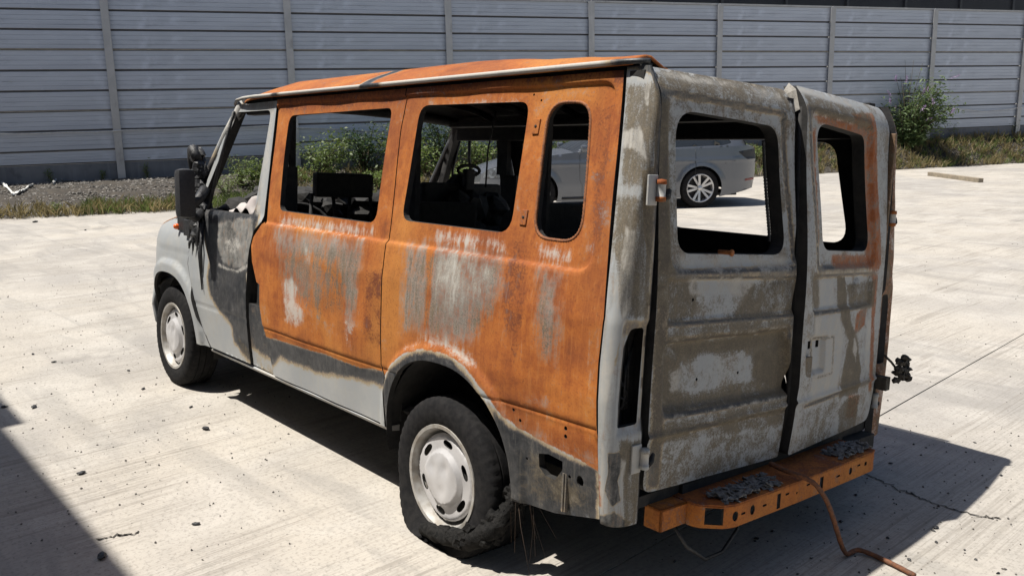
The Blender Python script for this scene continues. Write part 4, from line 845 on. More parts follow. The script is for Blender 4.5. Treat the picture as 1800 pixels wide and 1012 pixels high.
gnd = mesh('ground', [(-900, -900, -.09), (900, -900, -.09), (900, 900, -.09), (-900, 900, -.09)], [(0, 1, 2, 3)], plain('far_soil', (.16, .14, .11), (.11, .10, .08), .5, .95)); tag(gnd, kind='structure')
def jx(y): return .44 - .038 * (y + 3)
def slab(name, x0, x1, side):
    ys = np.linspace(-70, 30, 101); rng = np.random.default_rng(4); V = []
    e = np.array([jx(y) + side * (.0035 + .0015 * rng.random()) for y in ys]); f = np.full_like(e, x0 if side < 0 else x1)
    V = [(a, y, 0) for a, y in zip(e, ys)] + [(b_, y, 0) for b_, y in zip(f, ys)] + [(a, y, -.06) for a, y in zip(e, ys)]
    n = len(ys); F = [(i, i + 1, n + i + 1, n + i) for i in range(n - 1)] + [(i, 2 * n + i, 2 * n + i + 1, i + 1) for i in range(n - 1)]
    b = MB(); b.add(V, F); o = b.build(name, CONC); tag(o, kind='structure'); return o
slab('concrete_slab', -45, 0, -1); s2 = slab('concrete_slab', 0, 24, 1)
def crack(px, w, seed):
    r = np.random.default_rng(seed); P = [gw(*q)[:2] for q in px]; L = []
    for a, b_ in zip(P[:-1], P[1:]):
        for k in range(14): L.append(a + (b_ - a) * k / 14 + r.normal(0, .008, 2))
    L = np.array(L); d = np.gradient(L, axis=0); d /= np.linalg.norm(d, axis=1)[:, None]; nn = np.stack([-d[:, 1], d[:, 0]], 1); ww = w * r.uniform(.3, 1.2, len(L))[:, None]
    V = [(*p, .004) for p in L + nn * ww] + [(*p, .004) for p in L - nn * ww]; n = len(L)
    o = mesh('crack', V, [(i, i + 1, n + i + 1, n + i) for i in range(n - 1)], plain('crack_dirt', (.05, .046, .04), (.08, .07, .06), 30, .95), s2)
crack([(1512, 828), (1570, 856), (1640, 885), (1720, 908), (1760, 912)], .005, 1)
crack([(170, 950), (205, 942), (250, 935)], .006, 2)
# ---- noise barrier
A0 = np.array([19.82627, -3.72381]); AZ = -1.9693323; WD = np.array([math.cos(AZ), math.sin(AZ)]); WNRM = np.array([WD[1], -WD[0]])    # WNRM towards the camera
def onwall(u, v):
    r = CR @ np.array([u - 900, 506 - v, -FPX]); k = WNRM @ (A0 - CAM[:2]) / (WNRM @ r[:2]); P = CAM + k * r; return float((P[:2] - A0) @ WD), float(P[2])
def wl(t, d, z=0.): return np.array([*(A0 + WD * t + WNRM * d), z])          # wall coordinates -> world
ROWS_L = [4.735, 4.30, 3.864, 3.426, 2.959, 2.501, 2.052, 1.600, 1.145, .857]; ROWS_R = [4.813, 4.38, 3.944, 3.523, 3.081, 2.654, 2.25, 1.827, 1.409, 1.117]
def row(k, t): return ROWS_L[k] + (ROWS_R[k] - ROWS_L[k]) * (t + 1.2) / 25.5
def hb(t): return float(np.interp(t, [-20, -2, 0, 24, 28, 50], [.40, .46, .487, .80, .86, 1.0]))
def edge_d(t): return float(np.interp(t, [-20, -1.8, 1.3, 16, 20.7, 27.4, 50], [5.2, 4.12, 3.98, 2.1, 1.75, 1.35, 1.2]))
def vz(t, d):
    s = 1 - np.clip(d / edge_d(t), 0, 1); return hb(t) * (s * s * (3 - 2 * s)) * 1.0 - .02
def wall_mats():
    out = []
    for nm, c1, c2 in (('ribbed_aluminium', (.49, .525, .59), (.41, .44, .50)), ('galvanised_post', (.47, .465, .46), (.38, .38, .38)), ('concrete_plinth', (.17, .175, .185), (.12, .125, .135))):
        t = NT(nm); co = t.coord(); n = t.noise(2.2, 6, .6, co); v = t.noise(1, 5, .6, t.coord((9, 9, .9))); f = t.noise(140, 2, .5, co)
        info = t.n('ShaderNodeObjectInfo').outputs['Random']
        c = t.mix(t.step(n, .3, .7), c1, c2); c = t.mix(t.m2('MULTIPLY', t.step(v, .52, .75), .45), c, tuple(x * 1.35 for x in c1)); c = t.mix(t.m2('MULTIPLY', t.step(t.noise(3.3, 6, .7, t.coord((1, 1, .5), (5, 2, 1))), .56, .7), .45), c, tuple(x * .5 for x in c2))
        c = t.mix(t.m2('MULTIPLY', info, .22), c, tuple(x * .72 for x in c1))
        out.append(t.bsdf(c, .5 if nm[0] != 'c' else .9, .25 if nm[0] != 'c' else 0, f, .12, .003))
    return out
ALW, POSTM, PLINTH = wall_mats()
wall = empty('noise_barrier', (*A0, 0), AZ); tag(wall, 'long ribbed grey noise barrier wall with steel posts behind the gravel verge', 'wall')
PT = [onwall(*q)[0] for q in [(196, 130), (508, 74), (788, 62), (1038, 56), (1263, 66), (1459, 87), (1638, 84), (1792, 156)]]
PT = [PT[0] - 8, PT[0] - 4] + PT + [PT[-1] + 4, PT[-1] + 8]
prf = [(0, .09), (.095, .09), (.10, .0)]                                   # cross-section (height, depth behind the face) of one panel
for g0 in (.30, .53, .76): prf += [(g0 - .012, 0), (g0 - .004, .010), (g0 + .004, .010), (g0 + .012, 0)]
prf += [(.985, 0), (1, .02)]
pv = [(x, y, z) for x in (0, 1) for z, y in prf] ; n = len(prf)
pme = mesh('panel', pv, [(i, i + n, i + 1 + n, i + 1) for i in range(n - 1)], None, wall, mats=[ALW, plain('groove_shade', (.10, .105, .115), (.15, .15, .155), 30, .8)], midx=[1, 1] + [0] * (n - 3)); pd = pme.data; bpy.data.objects.remove(pme)  # groove faces at the panel foot darkened, shade put into their colour
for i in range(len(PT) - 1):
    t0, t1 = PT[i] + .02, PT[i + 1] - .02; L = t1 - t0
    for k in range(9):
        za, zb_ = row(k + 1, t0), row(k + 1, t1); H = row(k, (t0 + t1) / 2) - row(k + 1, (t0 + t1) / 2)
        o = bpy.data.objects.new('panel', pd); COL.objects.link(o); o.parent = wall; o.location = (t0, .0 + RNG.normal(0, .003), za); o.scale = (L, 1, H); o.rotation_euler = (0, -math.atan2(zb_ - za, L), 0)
    za, zb_ = row(9, t0), row(9, t1)
    b = MB(); b.add([(t0, .0, -.3), (t1, .0, -.3), (t1, .0, zb_ - .002), (t0, 0, za - .002), (t0, .12, -.3), (t1, .12, -.3), (t1, .12, zb_ - .002), (t0, .12, za - .002)], [(0, 1, 2, 3), (4, 7, 6, 5), (3, 2, 6, 7), (0, 4, 5, 1), (0, 3, 7, 4), (1, 5, 6, 2)]); b.build('base_panel', PLINTH, wall)
    for k in (3, 6):
        za, zb_ = row(k, t0), row(k, t1); b = MB(); b.add([(t0, -.018, za + .012), (t1, -.018, zb_ + .012), (t1, -.018, zb_ + .036), (t0, -.018, za + .036), (t0, .02, za + .012), (t1, .02, zb_ + .012), (t1, .02, zb_ + .040), (t0, .02, za + .040)], [(0, 1, 2, 3), (3, 2, 6, 7), (0, 4, 5, 1), (0, 3, 7, 4), (1, 5, 6, 2)])
        b.build('joint_strip', plain('weathered_strip', (.33, .30, .25), (.22, .20, .17), 5, .7) if i == 0 and k == 3 else bpy.data.materials['weathered_strip'], wall)
    za, zb_ = row(0, t0), row(0, t1); b = MB(); b.add([(t0, -.03, za), (t1, -.03, zb_), (t1, -.03, zb_ + .05), (t0, -.03, za + .05), (t0, .14, za), (t1, .14, zb_), (t1, .14, zb_ + .05), (t0, .14, za + .05)], [(0, 1, 2, 3), (3, 2, 6, 7), (0, 4, 5, 1), (0, 3, 7, 4), (1, 5, 6, 2), (4, 7, 6, 5)]); b.build('top_rail', POSTM, wall)
for t in PT:
    zt = row(0, t) + .02; b = MB(); b.box(t - .085, t + .085, -.085, -.070, -.3, zt); b.box(t - .007, t + .007, -.070, .12, -.3, zt); b.box(t - .085, t + .085, .12, .135, -.3, zt); b.build('post', POSTM, wall)
# cables on the wall
def cable(name, px, lab, r=.014, off=.03):
    P = [onwall(*q) for q in px]; t = np.array([p[0] for p in P]); z = np.array([p[1] for p in P]); ti = np.linspace(t[0], t[-1], 80)
    b = MB(); b.tube([wl(a, off + .06, np.interp(a, t, z) + .008 * math.sin(a * 4)) for a in ti], r, 6); o = b.build(name, plain('cable_sheath_' + name, (.55, .55, .54), (.42, .42, .42), 8, .5)); tag(o, lab, 'cable')
cable('wall_cable', [(-60, 236), (0, 235), (100, 234), (210, 230), (330, 227), (475, 222), (690, 232)], 'pale cable strung along the noise barrier behind the van cab', .02)
cable('wall_cable', [(1530, 196), (1600, 190), (1650, 188), (1720, 196), (1760, 194), (1800, 187), (1850, 186)], 'sagging pale cable on the noise barrier beside the flowering bush')
# ---- verge
nt, nd_ = 160, 26; V = []; rng = np.random.default_rng(8)
for t in np.linspace(-16, 48, nt):
    e = edge_d(t) + .12 * math.sin(t * 2.1) + .08 * math.sin(t * 5.7) + .05 * rng.normal()
    for s in np.linspace(0, 1, nd_):
        d = -.05 + (e + .05) * s; V.append(wl(t, d, vz(t, min(d, edge_d(t))) + (.02 * rng.normal() if 0 < s < 1 else 0) + (.012 if s < 1 else -.06)))
verge = mesh('verge', V, [(i * nd_ + j, i * nd_ + j + 1, (i + 1) * nd_ + j + 1, (i + 1) * nd_ + j) for i in range(nt - 1) for j in range(nd_ - 1)], DIRT, None, True); tag(verge, kind='structure')
def vp(t, d): return wl(t, d, vz(t, d))
# gravel
OC = np.array([(1, 0, 0), (-1, 0, 0), (0, 1, 0), (0, -1, 0), (0, 0, 1), (0, 0, -1)], float); OF = np.array([(0, 2, 4), (2, 1, 4), (1, 3, 4), (3, 0, 4), (2, 0, 5), (1, 2, 5), (3, 1, 5), (0, 3, 5)])
def stones(name, pts, smin, smax, mat, seed, parent=None, flat=.6):
    r = np.random.default_rng(seed); n = len(pts); a = r.uniform(0, 6.28, n); s = smin * (smax / smin) ** (r.random(n) ** 2)
    V = OC[None] * r.uniform(.55, 1.2, (n, 6, 1)) * s[:, None, None] * np.array([1, .8, flat]); ca, sa = np.cos(a)[:, None], np.sin(a)[:, None]
    V = np.stack([V[..., 0] * ca - V[..., 1] * sa, V[..., 0] * sa + V[..., 1] * ca, V[..., 2]], -1) + np.asarray(pts)[:, None] + np.array([0, 0, 1]) * s[:, None, None] * flat * .5
    F = (OF[None] + (np.arange(n) * 6)[:, None, None]).reshape(-1, 3); return mesh(name, V.reshape(-1, 3), F, mat, parent)
def spots(n, t0, t1, d0, d1, seed, bias=1.):
    r = np.random.default_rng(seed); out = []
    for _ in range(n):
        t = r.uniform(t0, t1); e = edge_d(t); d = e * (d0 + (d1 - d0) * r.random() ** bias); out.append(vp(t, d))
    return out
GR = NT('grey_gravel'); gi = GR.noise(14, 2, .5, GR.coord()); GRAVEL = GR.bsdf(GR.ramp(gi, (.3, (.035, .032, .028)), (.5, (.11, .10, .088)), (.7, (.30, .28, .25))), .9)
o = stones('gravel', spots(26000, -9, 5, .02, .97, 1) + spots(12000, 4, 32, .02, .9, 2), .014, .055, GRAVEL, 3); tag(o, 'loose grey ballast stones covering the verge under the wall', 'gravel', kind='stuff')
# ---- plants
def leafmat(name, c1, c2, c3, tr=.35):
    t = NT(name); n = t.noise(5, 3, .6, t.coord()); n2 = t.n('ShaderNodeTexWhiteNoise', {0: t.coord((9, 9, 9))}).outputs[0]
    c = t.mix(t.step(n, .3, .7), c1, c2); c = t.mix(t.m2('MULTIPLY', t.step(t.noise(23, 2, .5, t.coord()), .5, .7), .6), c, c3)
    b = t.n('ShaderNodeBsdfPrincipled', {'Base Color': c, 'Roughness': .55}); tl = t.n('ShaderNodeBsdfTranslucent', {'Color': c}); mx = t.n('ShaderNodeMixShader', {0: tr}); t.t.links.new(b.outputs[0], mx.inputs[1]); t.t.links.new(tl.outputs[0], mx.inputs[2]); t.t.links.new(mx.outputs[0], t.out.inputs[0]); return t.m
LG = leafmat('bramble_leaf', (.075, .115, .026), (.13, .18, .042), (.22, .25, .075)); LD_ = leafmat('dark_leaf', (.025, .05, .016), (.05, .085, .025), (.08, .12, .04)); LB = leafmat('buddleia_leaf', (.07, .115, .04), (.12, .17, .06), (.20, .25, .12))
DRY = leafmat('dry_grass', (.28, .22, .11), (.20, .17, .07), (.36, .30, .17)); GRN = leafmat('green_grass', (.10, .15, .035), (.16, .20, .055), (.24, .25, .09)); STEM = plain('stem', (.10, .075, .045), (.06, .05, .03), 20, .9); FLOW = leafmat('purple_flower', (.34, .22, .42), (.46, .34, .52), (.26, .16, .30))
def leaves(C_, D_, L, W, seed, bend=.25):
    """leaf shapes: two bent quads each; C_ base points, D_ directions"""
    r = np.random.default_rng(seed); n = len(C_); D_ = D_ / (np.linalg.norm(D_, axis=1)[:, None] + 1e-9); S = np.cross(D_, r.normal(0, 1, (n, 3)) * .5 + [0, 0, 1.]); S /= np.linalg.norm(S, axis=1)[:, None] + 1e-9; N_ = np.cross(S, D_)
    l = (L * r.uniform(.6, 1.3, n))[:, None]; w = l * W; b = bend * l
    P = [C_, C_ + D_ * l * .45 + S * w * .5 + N_ * b * .3, C_ + D_ * l * .45 - S * w * .5 + N_ * b * .3, C_ + D_ * l - N_ * b * .3, C_ + D_ * l * .45 + N_ * b * .12]
    V = np.stack(P, 1).reshape(-1, 3); k = (np.arange(n) * 5)[:, None]; F = np.concatenate([k + [0, 4, 3, 1], k + [0, 2, 3, 4]]); return V, F
def shrub(name, base, rx, ry, h, n, mat, leaf, label, cat='bush', group=None, seed=0, stems=9, arch=.5, W=.55, tip=.7):
    r = np.random.default_rng(seed); e = empty(name, tuple(base)); sb = MB(); C_, D_ = [], []
    tips = []
    for k in range(stems):
        a = r.uniform(0, 6.28); q = r.uniform(.25, 1) ** .6; hh = h * r.uniform(.55, 1.05) * (1 - .35 * q * q); end = np.array([rx * q * math.cos(a), ry * q * math.sin(a), hh]); mid = end * [.45, .45, .65 + .2 * arch]; P = [np.zeros(3) + r.normal(0, .04, 3) * [1, 1, 0], mid + r.normal(0, .05 * h, 3), end - [0, 0, arch * .25 * hh * q]]
        t_ = np.linspace(0, 1, 8)[:, None]; Q = (1 - t_) ** 2 * P[0] + 2 * t_ * (1 - t_) * P[1] + t_ * t_ * P[2]; sb.tube(Q, np.linspace(.012, .003, 8) * max(.5, h), 5); tips.append(Q)
    for k in range(n):
        Q = tips[r.integers(len(tips))]; t_ = r.random() ** tip; i = min(6, int(t_ * 7)); p = Q[i] + (Q[i + 1] - Q[i]) * r.random(); p = p + r.normal(0, 1, 3) * [rx * .16, ry * .16, h * .09]; p[2] = max(.02, p[2]); C_.append(p); d = r.normal(0, 1, 3) * [1, 1, .5] + (p * [.6, .6, 0]) / (rx + .1) + [0, 0, .15]; D_.append(d)
    sb.build('stem', STEM, e, fix=False); V, F = leaves(np.array(C_), np.array(D_), leaf, W, seed); mesh('foliage', V, F, mat, e, True); tag(e, label, cat, group); return e
GB = 'brambles along the foot of the wall'
BL = ['low bramble beside the second steel post of the barrier', 'bramble behind the burnt seat headrest plate', '', 'leafy bramble seen through the middle of the front side window', '', 'bramble seen through the front side window by its rear edge', '', 'bramble seen past the windscreen pillar through the middle window', 'bramble rising beyond the silver car bonnet', 'bramble hidden mostly by the rear side window post', 'last bramble before the parked car tail', 'short bramble in front of the taller ones by the concrete edge', 'short bramble in front of the dark one by the concrete edge']
for k, (t, d, rx, ry, h, m) in enumerate([(3.2, 1.6, .9, .8, .75, LG), (4.5, 1.2, 1.1, .9, 1.2, LG), (5.6, .8, 1.0, .7, 1.5, LD_), (6.6, 1.3, 1.2, .9, 1.35, LG), (7.6, .8, 1.1, .7, 1.75, LD_), (8.6, 1.4, 1.2, .9, 1.3, LG), (9.6, .8, 1.1, .7, 1.7, LD_), (10.6, 1.2, 1.2, .9, 1.25, LG), (11.8, .9, 1.2, .8, 1.3, LG), (13.2, 1.0, 1.1, .8, 1.0, LG), (14.6, 1.0, 1.1, .8, .9, LG), (6.0, 2.5, .9, .7, .7, LG), (8.0, 2.6, 1.0, .7, .75, LG)]):
    shrub('bramble_bush', vp(t, d), rx, ry, h, 1500, m, .085, BL[k] if m is LG else 'tall dark bramble growing up against the barrier behind the van', 'bush', GB if m is LG else 'tall dark brambles against the wall', 20 + k, 14, .7)
WL = ['green weed clump seen through the right rear door window', 'low weed clump just beyond the parked car tail', 'weed clump on the verge behind the timber beam', 'weed clump at the foot of the last steel post', 'weed clump growing beside the buddleia bush', 'tall weeds seen through the cab window by the post', 'low weeds seen through the cab window near the mirror', 'tallest weeds seen through the open cab window', 'weed clump beyond the silver car bonnet']
for k, (u, v, h) in enumerate([(1470, 292, .9), (1325, 306, .55), (1700, 284, .5), (1760, 282, .55), (1655, 287, .6), (455, 352, .75), (400, 356, .6), (425, 350, .85), (1015, 330, .8)]):
    t, d = (lambda P: ((P[:2] - A0) @ WD, (P[:2] - A0) @ WNRM))(gw(u, v)); d = min(d, edge_d(t) - .3)
    shrub('weed_clump', vp(t, d), .45, .4, h, 420, GRN, .09, WL[k], 'weeds', 'weed clumps on the verge', 60 + k, 14, .2, .25)
for k, (u, v, h) in enumerate([(57, 322, .42), (152, 316, .36), (285, 312, .5), (216, 318, .28), (97, 362, .35)]):
    t, d = (lambda P: ((P[:2] - A0) @ WD, (P[:2] - A0) @ WNRM))(gw(u, v, .2)); d = float(np.clip(d, .12, edge_d(t) - .3))
    shrub('young_weed', vp(t, d), .09, .09, h, 110, GRN, .08, 'slim upright green weed standing alone in the gravel by the wall', 'weed', 'single weeds in the gravel', 80 + k, 3, .0, .22)
# buddleia with flower spikes
P = gw(1588, 292); bt, bd = (P[:2] - A0) @ WD, (P[:2] - A0) @ WNRM; bbase = vp(bt, min(bd, edge_d(bt) - .35))
bu = shrub('buddleia_bush', bbase, 1.35, .9, 2.1, 5200, LB, .17, 'tall buddleia bush with purple flower spikes in front of the barrier', 'bush', None, 99, 24, -.1, .28, 1.15)
r = np.random.default_rng(31); C_, D_ = [], []
for k in range(26):
    a = r.uniform(0, 6.28); q = r.uniform(.3, 1.15); p0 = np.array([1.25 * q * math.cos(a), .9 * q * math.sin(a), r.uniform(.5, 2.6) * (1.1 - .25 * q)]); dr = np.array([math.cos(a) * .5, math.sin(a) * .5, .6]) + r.normal(0, .25, 3); dr /= np.linalg.norm(dr); l = r.uniform(.16, .30)
    for j in range(60):
        s = r.random(); C_.append(p0 + dr * l * s + r.normal(0, .022 * (1.15 - s), 3)); D_.append(r.normal(0, 1, 3))
V, F = leaves(np.array(C_), np.array(D_), .03, .7, 5); mesh('flower_spikes', V, F, FLOW, bu, True)
sb = MB()
for k in range(8):
    a = r.uniform(0, 6.28); q = r.uniform(.2, .9); end = np.array([.8 * q * math.cos(a), .7 * q * math.sin(a), r.uniform(1.8, 2.7)]); sb.tube([np.zeros(3), end * [.4, .4, .6], end], [.014, .009, .003], 5)
sb.build('branch', STEM, bu, fix=False)
# grass
def grass(name, pts, hmin, hmax, mat, seed, label):
    r = np.random.default_rng(seed); C_, D_ = [], []
    for p in pts:
        for j in range(r.integers(5, 12)): C_.append(p + r.normal(0, .05, 3) * [1, 1, 0]); D_.append(r.normal(0, .45, 3) * [1, 1, .2] + [0, 0, 1])
    C_ = np.array(C_); V, F = leaves(C_, np.array(D_), (hmin + hmax) / 2, .07, seed, .35); o = mesh(name, V, F, mat, None, True); tag(o, label, 'grass', kind='stuff'); return o
grass('green_grass', spots(260, -.5, 4.5, .72, 1.0, 11) + spots(350, 3, 14, .2, .98, 12) + spots(420, 16, 34, .2, .98, 13), .12, .36, GRN, 14, 'green grass growing in tufts along the verge edge')
grass('dry_grass', spots(260, -8, 1.5, .70, 1.0, 15, .6) + spots(420, 3, 14, .25, 1.0, 16) + spots(700, 14, 34, .1, 1.0, 17), .14, .42, DRY, 18, 'straw-coloured dry grass tufts among the gravel')
# litter on the verge, timber, scattered bits
def litter(name, px, w, mat, lab, seed, lift=.05):
    r = np.random.default_rng(seed); P = [gw(*q, .12) for q in px]; L = []
    for a, b_ in zip(P[:-1], P[1:]): L += [a + (b_ - a) * k / 8 for k in range(8)]
    L = np.array(L); tt = (L[:, :2] - A0) @ WD; dd = (L[:, :2] - A0) @ WNRM; V = []
    for i, p in enumerate(L):
        for j in range(6):
            q = A0 + WD * tt[i] + WNRM * (dd[i] + w * (j / 5 - .5)); V.append((*q, vz(tt[i], dd[i]) + lift + .035 * math.sin(j * 1.9 + i * .8) + r.normal(0, .012)))
    n = len(L); o = mesh(name, V, [(i * 6 + j, i * 6 + j + 1, i * 6 + j + 7, i * 6 + j + 6) for i in range(n - 1) for j in range(5)], mat, None, True); o.modifiers.new('thick', 'SOLIDIFY').thickness = .006; tag(o, lab, 'litter'); return o
PLAS = plain('white_plastic', (.68, .67, .64), (.5, .5, .48), 6, .5)
litter('plastic_sheet', [(8, 350), (25, 358), (45, 355), (63, 350)], .22, PLAS, 'long crumpled strip of white plastic lying on the gravel', 1)
litter('plastic_bag', [(98, 349), (107, 341), (116, 345)], .34, PLAS, 'small crumpled white plastic bag on the gravel', 2)
a, b_ = gw(1634, 309), gw(1724, 321); mid = (a + b_) / 2; L = np.linalg.norm(b_ - a); b = MB(); b.box(-L / 2, L / 2, -.06, .06, 0, .10, bev=.006)
for x in np.linspace(-L / 2 + .1, L / 2 - .1, 5): b.box(x - .01, x + .01, -.062, .062, .04, .045)
o = b.build('timber_beam', plain('weathered_timber', (.30, .25, .18), (.19, .16, .12), 10, .85)); o.location = (mid[0], mid[1], .001); o.rotation_euler = (0, 0, math.atan2(b_[1] - a[1], b_[0] - a[0])); tag(o, 'weathered timber beam lying on the concrete beyond the van', 'beam')
r = np.random.default_rng(77); pts = []
for _ in range(2300):
    u = r.uniform(-50, 520) if r.random() < .75 else r.uniform(1380, 1800); v = r.uniform(395, 1010); v = 395 + (v - 395) * r.random() ** .5 if u < 600 else r.uniform(330, 1010); p = gw(u, v); pts.append(p)
o = stones('grit', pts, .0025, .009, plain('grit_stone', (.13, .12, .11), (.06, .055, .05), 9, .9), 5, None, .7); tag(o, 'dark grit scattered over the concrete', 'grit', kind='stuff')
pts = [gw(r.uniform(1150, 1760), r.uniform(770, 1010)) for _ in range(60)]; o = stones('burnt_crumbs', pts, .004, .014, CHARRED, 6, None, .6); tag(o, 'small black burnt crumbs in the shadow behind the van', 'debris', kind='stuff')
for k, (u, v, s) in enumerate([(58, 623, .03), (95, 637, .03), (60, 716, .045), (8, 716, .04), (336, 716, .025), (362, 755, .05), (143, 833, .04), (180, 980, .05), (345, 922, .03), (252, 684, .03), (226, 652, .025), (62, 391, .09), (150, 405, .05), (1645, 928, .025), (1603, 868, .02), (1565, 815, .02)]):
    s *= .55; b = MB(); b.blob((0, 0, s * .28), (s, s * .55, s * .32), 40 + k, .3); o = b.build('charred_fragment', CHARRED); p = gw(u, v); o.location = (p[0], p[1], .002); o.rotation_euler = (0, 0, k * 1.3); tag(o, 'small charred black fragment lying on the bare concrete', 'fragment', 'loose charred fragments on the yard')
# ---- buildings: dark hall beyond the wall; the shed behind the camera whose shadow falls into the picture
e = empty('dark_hall', tuple(wl(6, -9)), AZ); DK = plain('dark_cladding', (.012, .014, .019), (.02, .022, .028), 1, .6)
b = MB(); b.box(0, 70, 0, 25, 0, 12); b.build('wall', DK, e); RB = plain('dark_trim', (.03, .032, .038), (.045, .047, .05), 2, .5)
for k in range(23): b = MB(); b.box(k * 3.05 + .5, k * 3.05 + .62, -.08, 0.002, 3, 12); b.build('cladding_rib', RB, e)
b = MB(); b.box(-.3, 70.3, -.3, 25.3, 12, 12.3); b.build('roof', RB, e); tag(e, 'dark industrial hall rising behind the noise barrier', 'building')
SH = empty('storage_shed', (0, 4.094, 0)); CL = plain('shed_cladding', (.30, .30, .29), (.24, .24, .24), .7, .7)
b = MB(); b.box(-30, 14, .02, 14, 0, 5.96); b.build('wall', CL, SH); b = MB(); b.box(-30.2, 14.2, 0, 14.2, 5.962, 6.0); b.build('roof', RB, SH)
b = MB(); b.box(5.26, 7.4, -.11, .0, 5.90, 6.0); b.build('gutter', RB, SH)  # unseen eave box, added to cast the notch in the shed's shadow
for k in range(40): b = MB(); b.box(-29.5 + k * 1.1, -29.42 + k * 1.1, -.012, .02, 0, 5.95); b.build('cladding_rib', CL, SH)
tag(SH, 'flat-roofed storage shed whose shadow crosses the yard', 'building')
# ------------------------------------------------------------------ parked silver car
PAINT = (lambda t: t.bsdf(t.mix(t.noise(2, 3, .5, t.coord()), (.12, .13, .148), (.145, .155, .172)), .27, .45, Coat_Weight=.6, Coat_Roughness=.08))(NT('silver_car_paint'))
GLASS = (lambda t: t.bsdf((.02, .023, .026), .05, 0, Specular_IOR_Level=.8))(NT('dark_car_glass'))
BLK = plain('black_trim', (.012, .012, .013), (.018, .018, .02), 20, .5); REDL = plain('red_lens', (.20, .008, .008), (.12, .005, .006), 9, .2); LENS = plain('lamp_lens', (.20, .22, .24), (.06, .065, .07), 14, .12); CHROME = plain('alloy_silver', (.62, .62, .62), (.55, .55, .55), 9, .3, .6, .02)
CTH = math.radians(57); cp_ = gw(1229, 365); cdir = np.array([math.cos(CTH), math.sin(CTH)]); clat = np.array([-cdir[1], cdir[0]]); cc = cp_[:2] - clat * .95
car = empty('parked_car', (cc[0], cc[1], 0), CTH); car.scale = (1.09,) * 3; tag(car, 'silver saloon car parked on the concrete beyond the van', 'car')
def cy(x, z):
    y = .925 - .10 * np.clip(z - .72, 0, 1) ** 1.3 - .10 * np.clip(.45 - z, 0, 1) + .012 * np.exp(-((z - .80) / .02) ** 2)
    y = y - .42 * (np.clip(x - 2.95, 0, 2) / .82) ** 2.3 - .30 * (np.clip(-.45 - x, 0, 2) / .65) ** 2.2
    for ax in (0, 2.84): y = y + .014 * (1 - ss(np.abs(np.hypot(x - ax, z - .33) - .375), .03, .07))
    return y
def archp(ax): return [(ax + .372 * math.cos(a), .335 + .372 * math.sin(a)) for a in np.linspace(math.pi + .42, -.42, 26)]
TOPL = [(3.70, .66), (3.60, .735), (3.3, .835), (2.9, .91), (2.5, .955), (2.2, .985), (1.5, .985), (.4, 1.0), (-.4, 1.015), (-.85, 1.03), (-1.04, 1.0)]
BODY = np.array([(-1.02, .30), (-.45, .20)] + archp(0) + [(.48, .175), (2.36, .175)] + archp(2.84) + [(3.28, .20), (3.62, .26), (3.74, .48)] + TOPL + [(-1.09, .86), (-1.08, .55)])
GH = np.array([(2.2, .985), (1.36, 1.385), (1.0, 1.43), (.5, 1.445), (0, 1.42), (-.42, 1.325), (-.80, 1.13), (-.86, 1.03), (-.4, 1.015), (.4, 1.0), (1.5, .985)])
GWIN = rounded([(1.93, 1.015), (1.30, 1.335), (.9, 1.375), (.4, 1.385), (0, 1.365), (-.35, 1.27), (-.58, 1.08), (-.4, 1.045), (.4, 1.03)], .03)
def gyl(x, z): return cy(x, np.full_like(z, .985)) - .01 - .50 * np.clip(z - .985, 0, 1) - .25 * np.clip(z - .985, 0, 1) ** 2
for sg in (1, -1):
    st_ = .04 if sg > 0 else .08
    panel('side_body', BODY, [], (lambda s: lambda x, z: np.stack([x, s * cy(x, z), z], 1))(sg), (0, -sg * .02, 0), st_, car, [PAINT, BLK], None)
    panel('window_frame', GH, [GWIN], (lambda s: lambda x, z: np.stack([x, s * gyl(x, z), z], 1))(sg), (0, -sg * .02, 0), st_, car, [PAINT, BLK], None, rim=1)
    panel('side_window', GWIN, [], (lambda s: lambda x, z: np.stack([x, s * (gyl(x, z) - .008), z], 1))(sg), (0, -sg * .004, 0), .1, car, [GLASS, GLASS], None)
    for xs_ in (2.10, 1.05, .10):
        b = MB(); b.tube([(xs_ - .04 * (z < .5), sg * (cy(np.array([xs_]), np.array([z]))[0] - .001), z) for z in np.linspace(.26, .985, 12)], .004, 4); b.build('door_gap', BLK, car)
    b = MB(); b.box(1.98, 2.10, sg * .93, sg * 1.07, .99, 1.11, bev=.035); b.build('door_mirror', PAINT, car, sharp=60)
    b = MB(); b.tube([(x, sg * (cy(np.array([x]), np.array([.24]))[0] + .004), .235) for x in np.linspace(.45, 2.4, 10)], .022, 6); b.build('sill_trim', BLK, car)
    hl_ = rounded([(3.12, .735), (3.36, .61), (3.685, .585), (3.66, .70), (3.45, .775)], .02); panel('headlamp', hl_, [], (lambda s: lambda x, z: np.stack([x, s * (cy(x, z) + .006), z], 1))(sg), (0, -sg * .01, 0), .03, car, [LENS, BLK], None)
    tl_ = rounded([(-.66, .935), (-1.07, .97), (-1.075, .80), (-.86, .80)], .02); panel('tail_lamp', tl_, [], (lambda s: lambda x, z: np.stack([x, s * (cy(x, z) + .006), z], 1))(sg), (0, -sg * .01, 0), .03, car, [BLK if sg else REDL, BLK], None)
    rf = rounded([(-.82, .47), (-1.05, .48), (-1.05, .44), (-.82, .43)], .01); panel('reflector', rf, [], (lambda s: lambda x, z: np.stack([x, s * (cy(x, z) + .004), z], 1))(sg), (0, -sg * .01, 0), .03, car, [REDL, BLK], None)
    b = MB(); b.tube([(x, sg * (cy(np.array([x]), np.array([z]))[0] - .001), z) for x, z in [(-.42, .74), (-.6, .78), (-.9, .80), (-1.08, .82)]], .004, 4); b.build('bumper_gap', BLK, car)
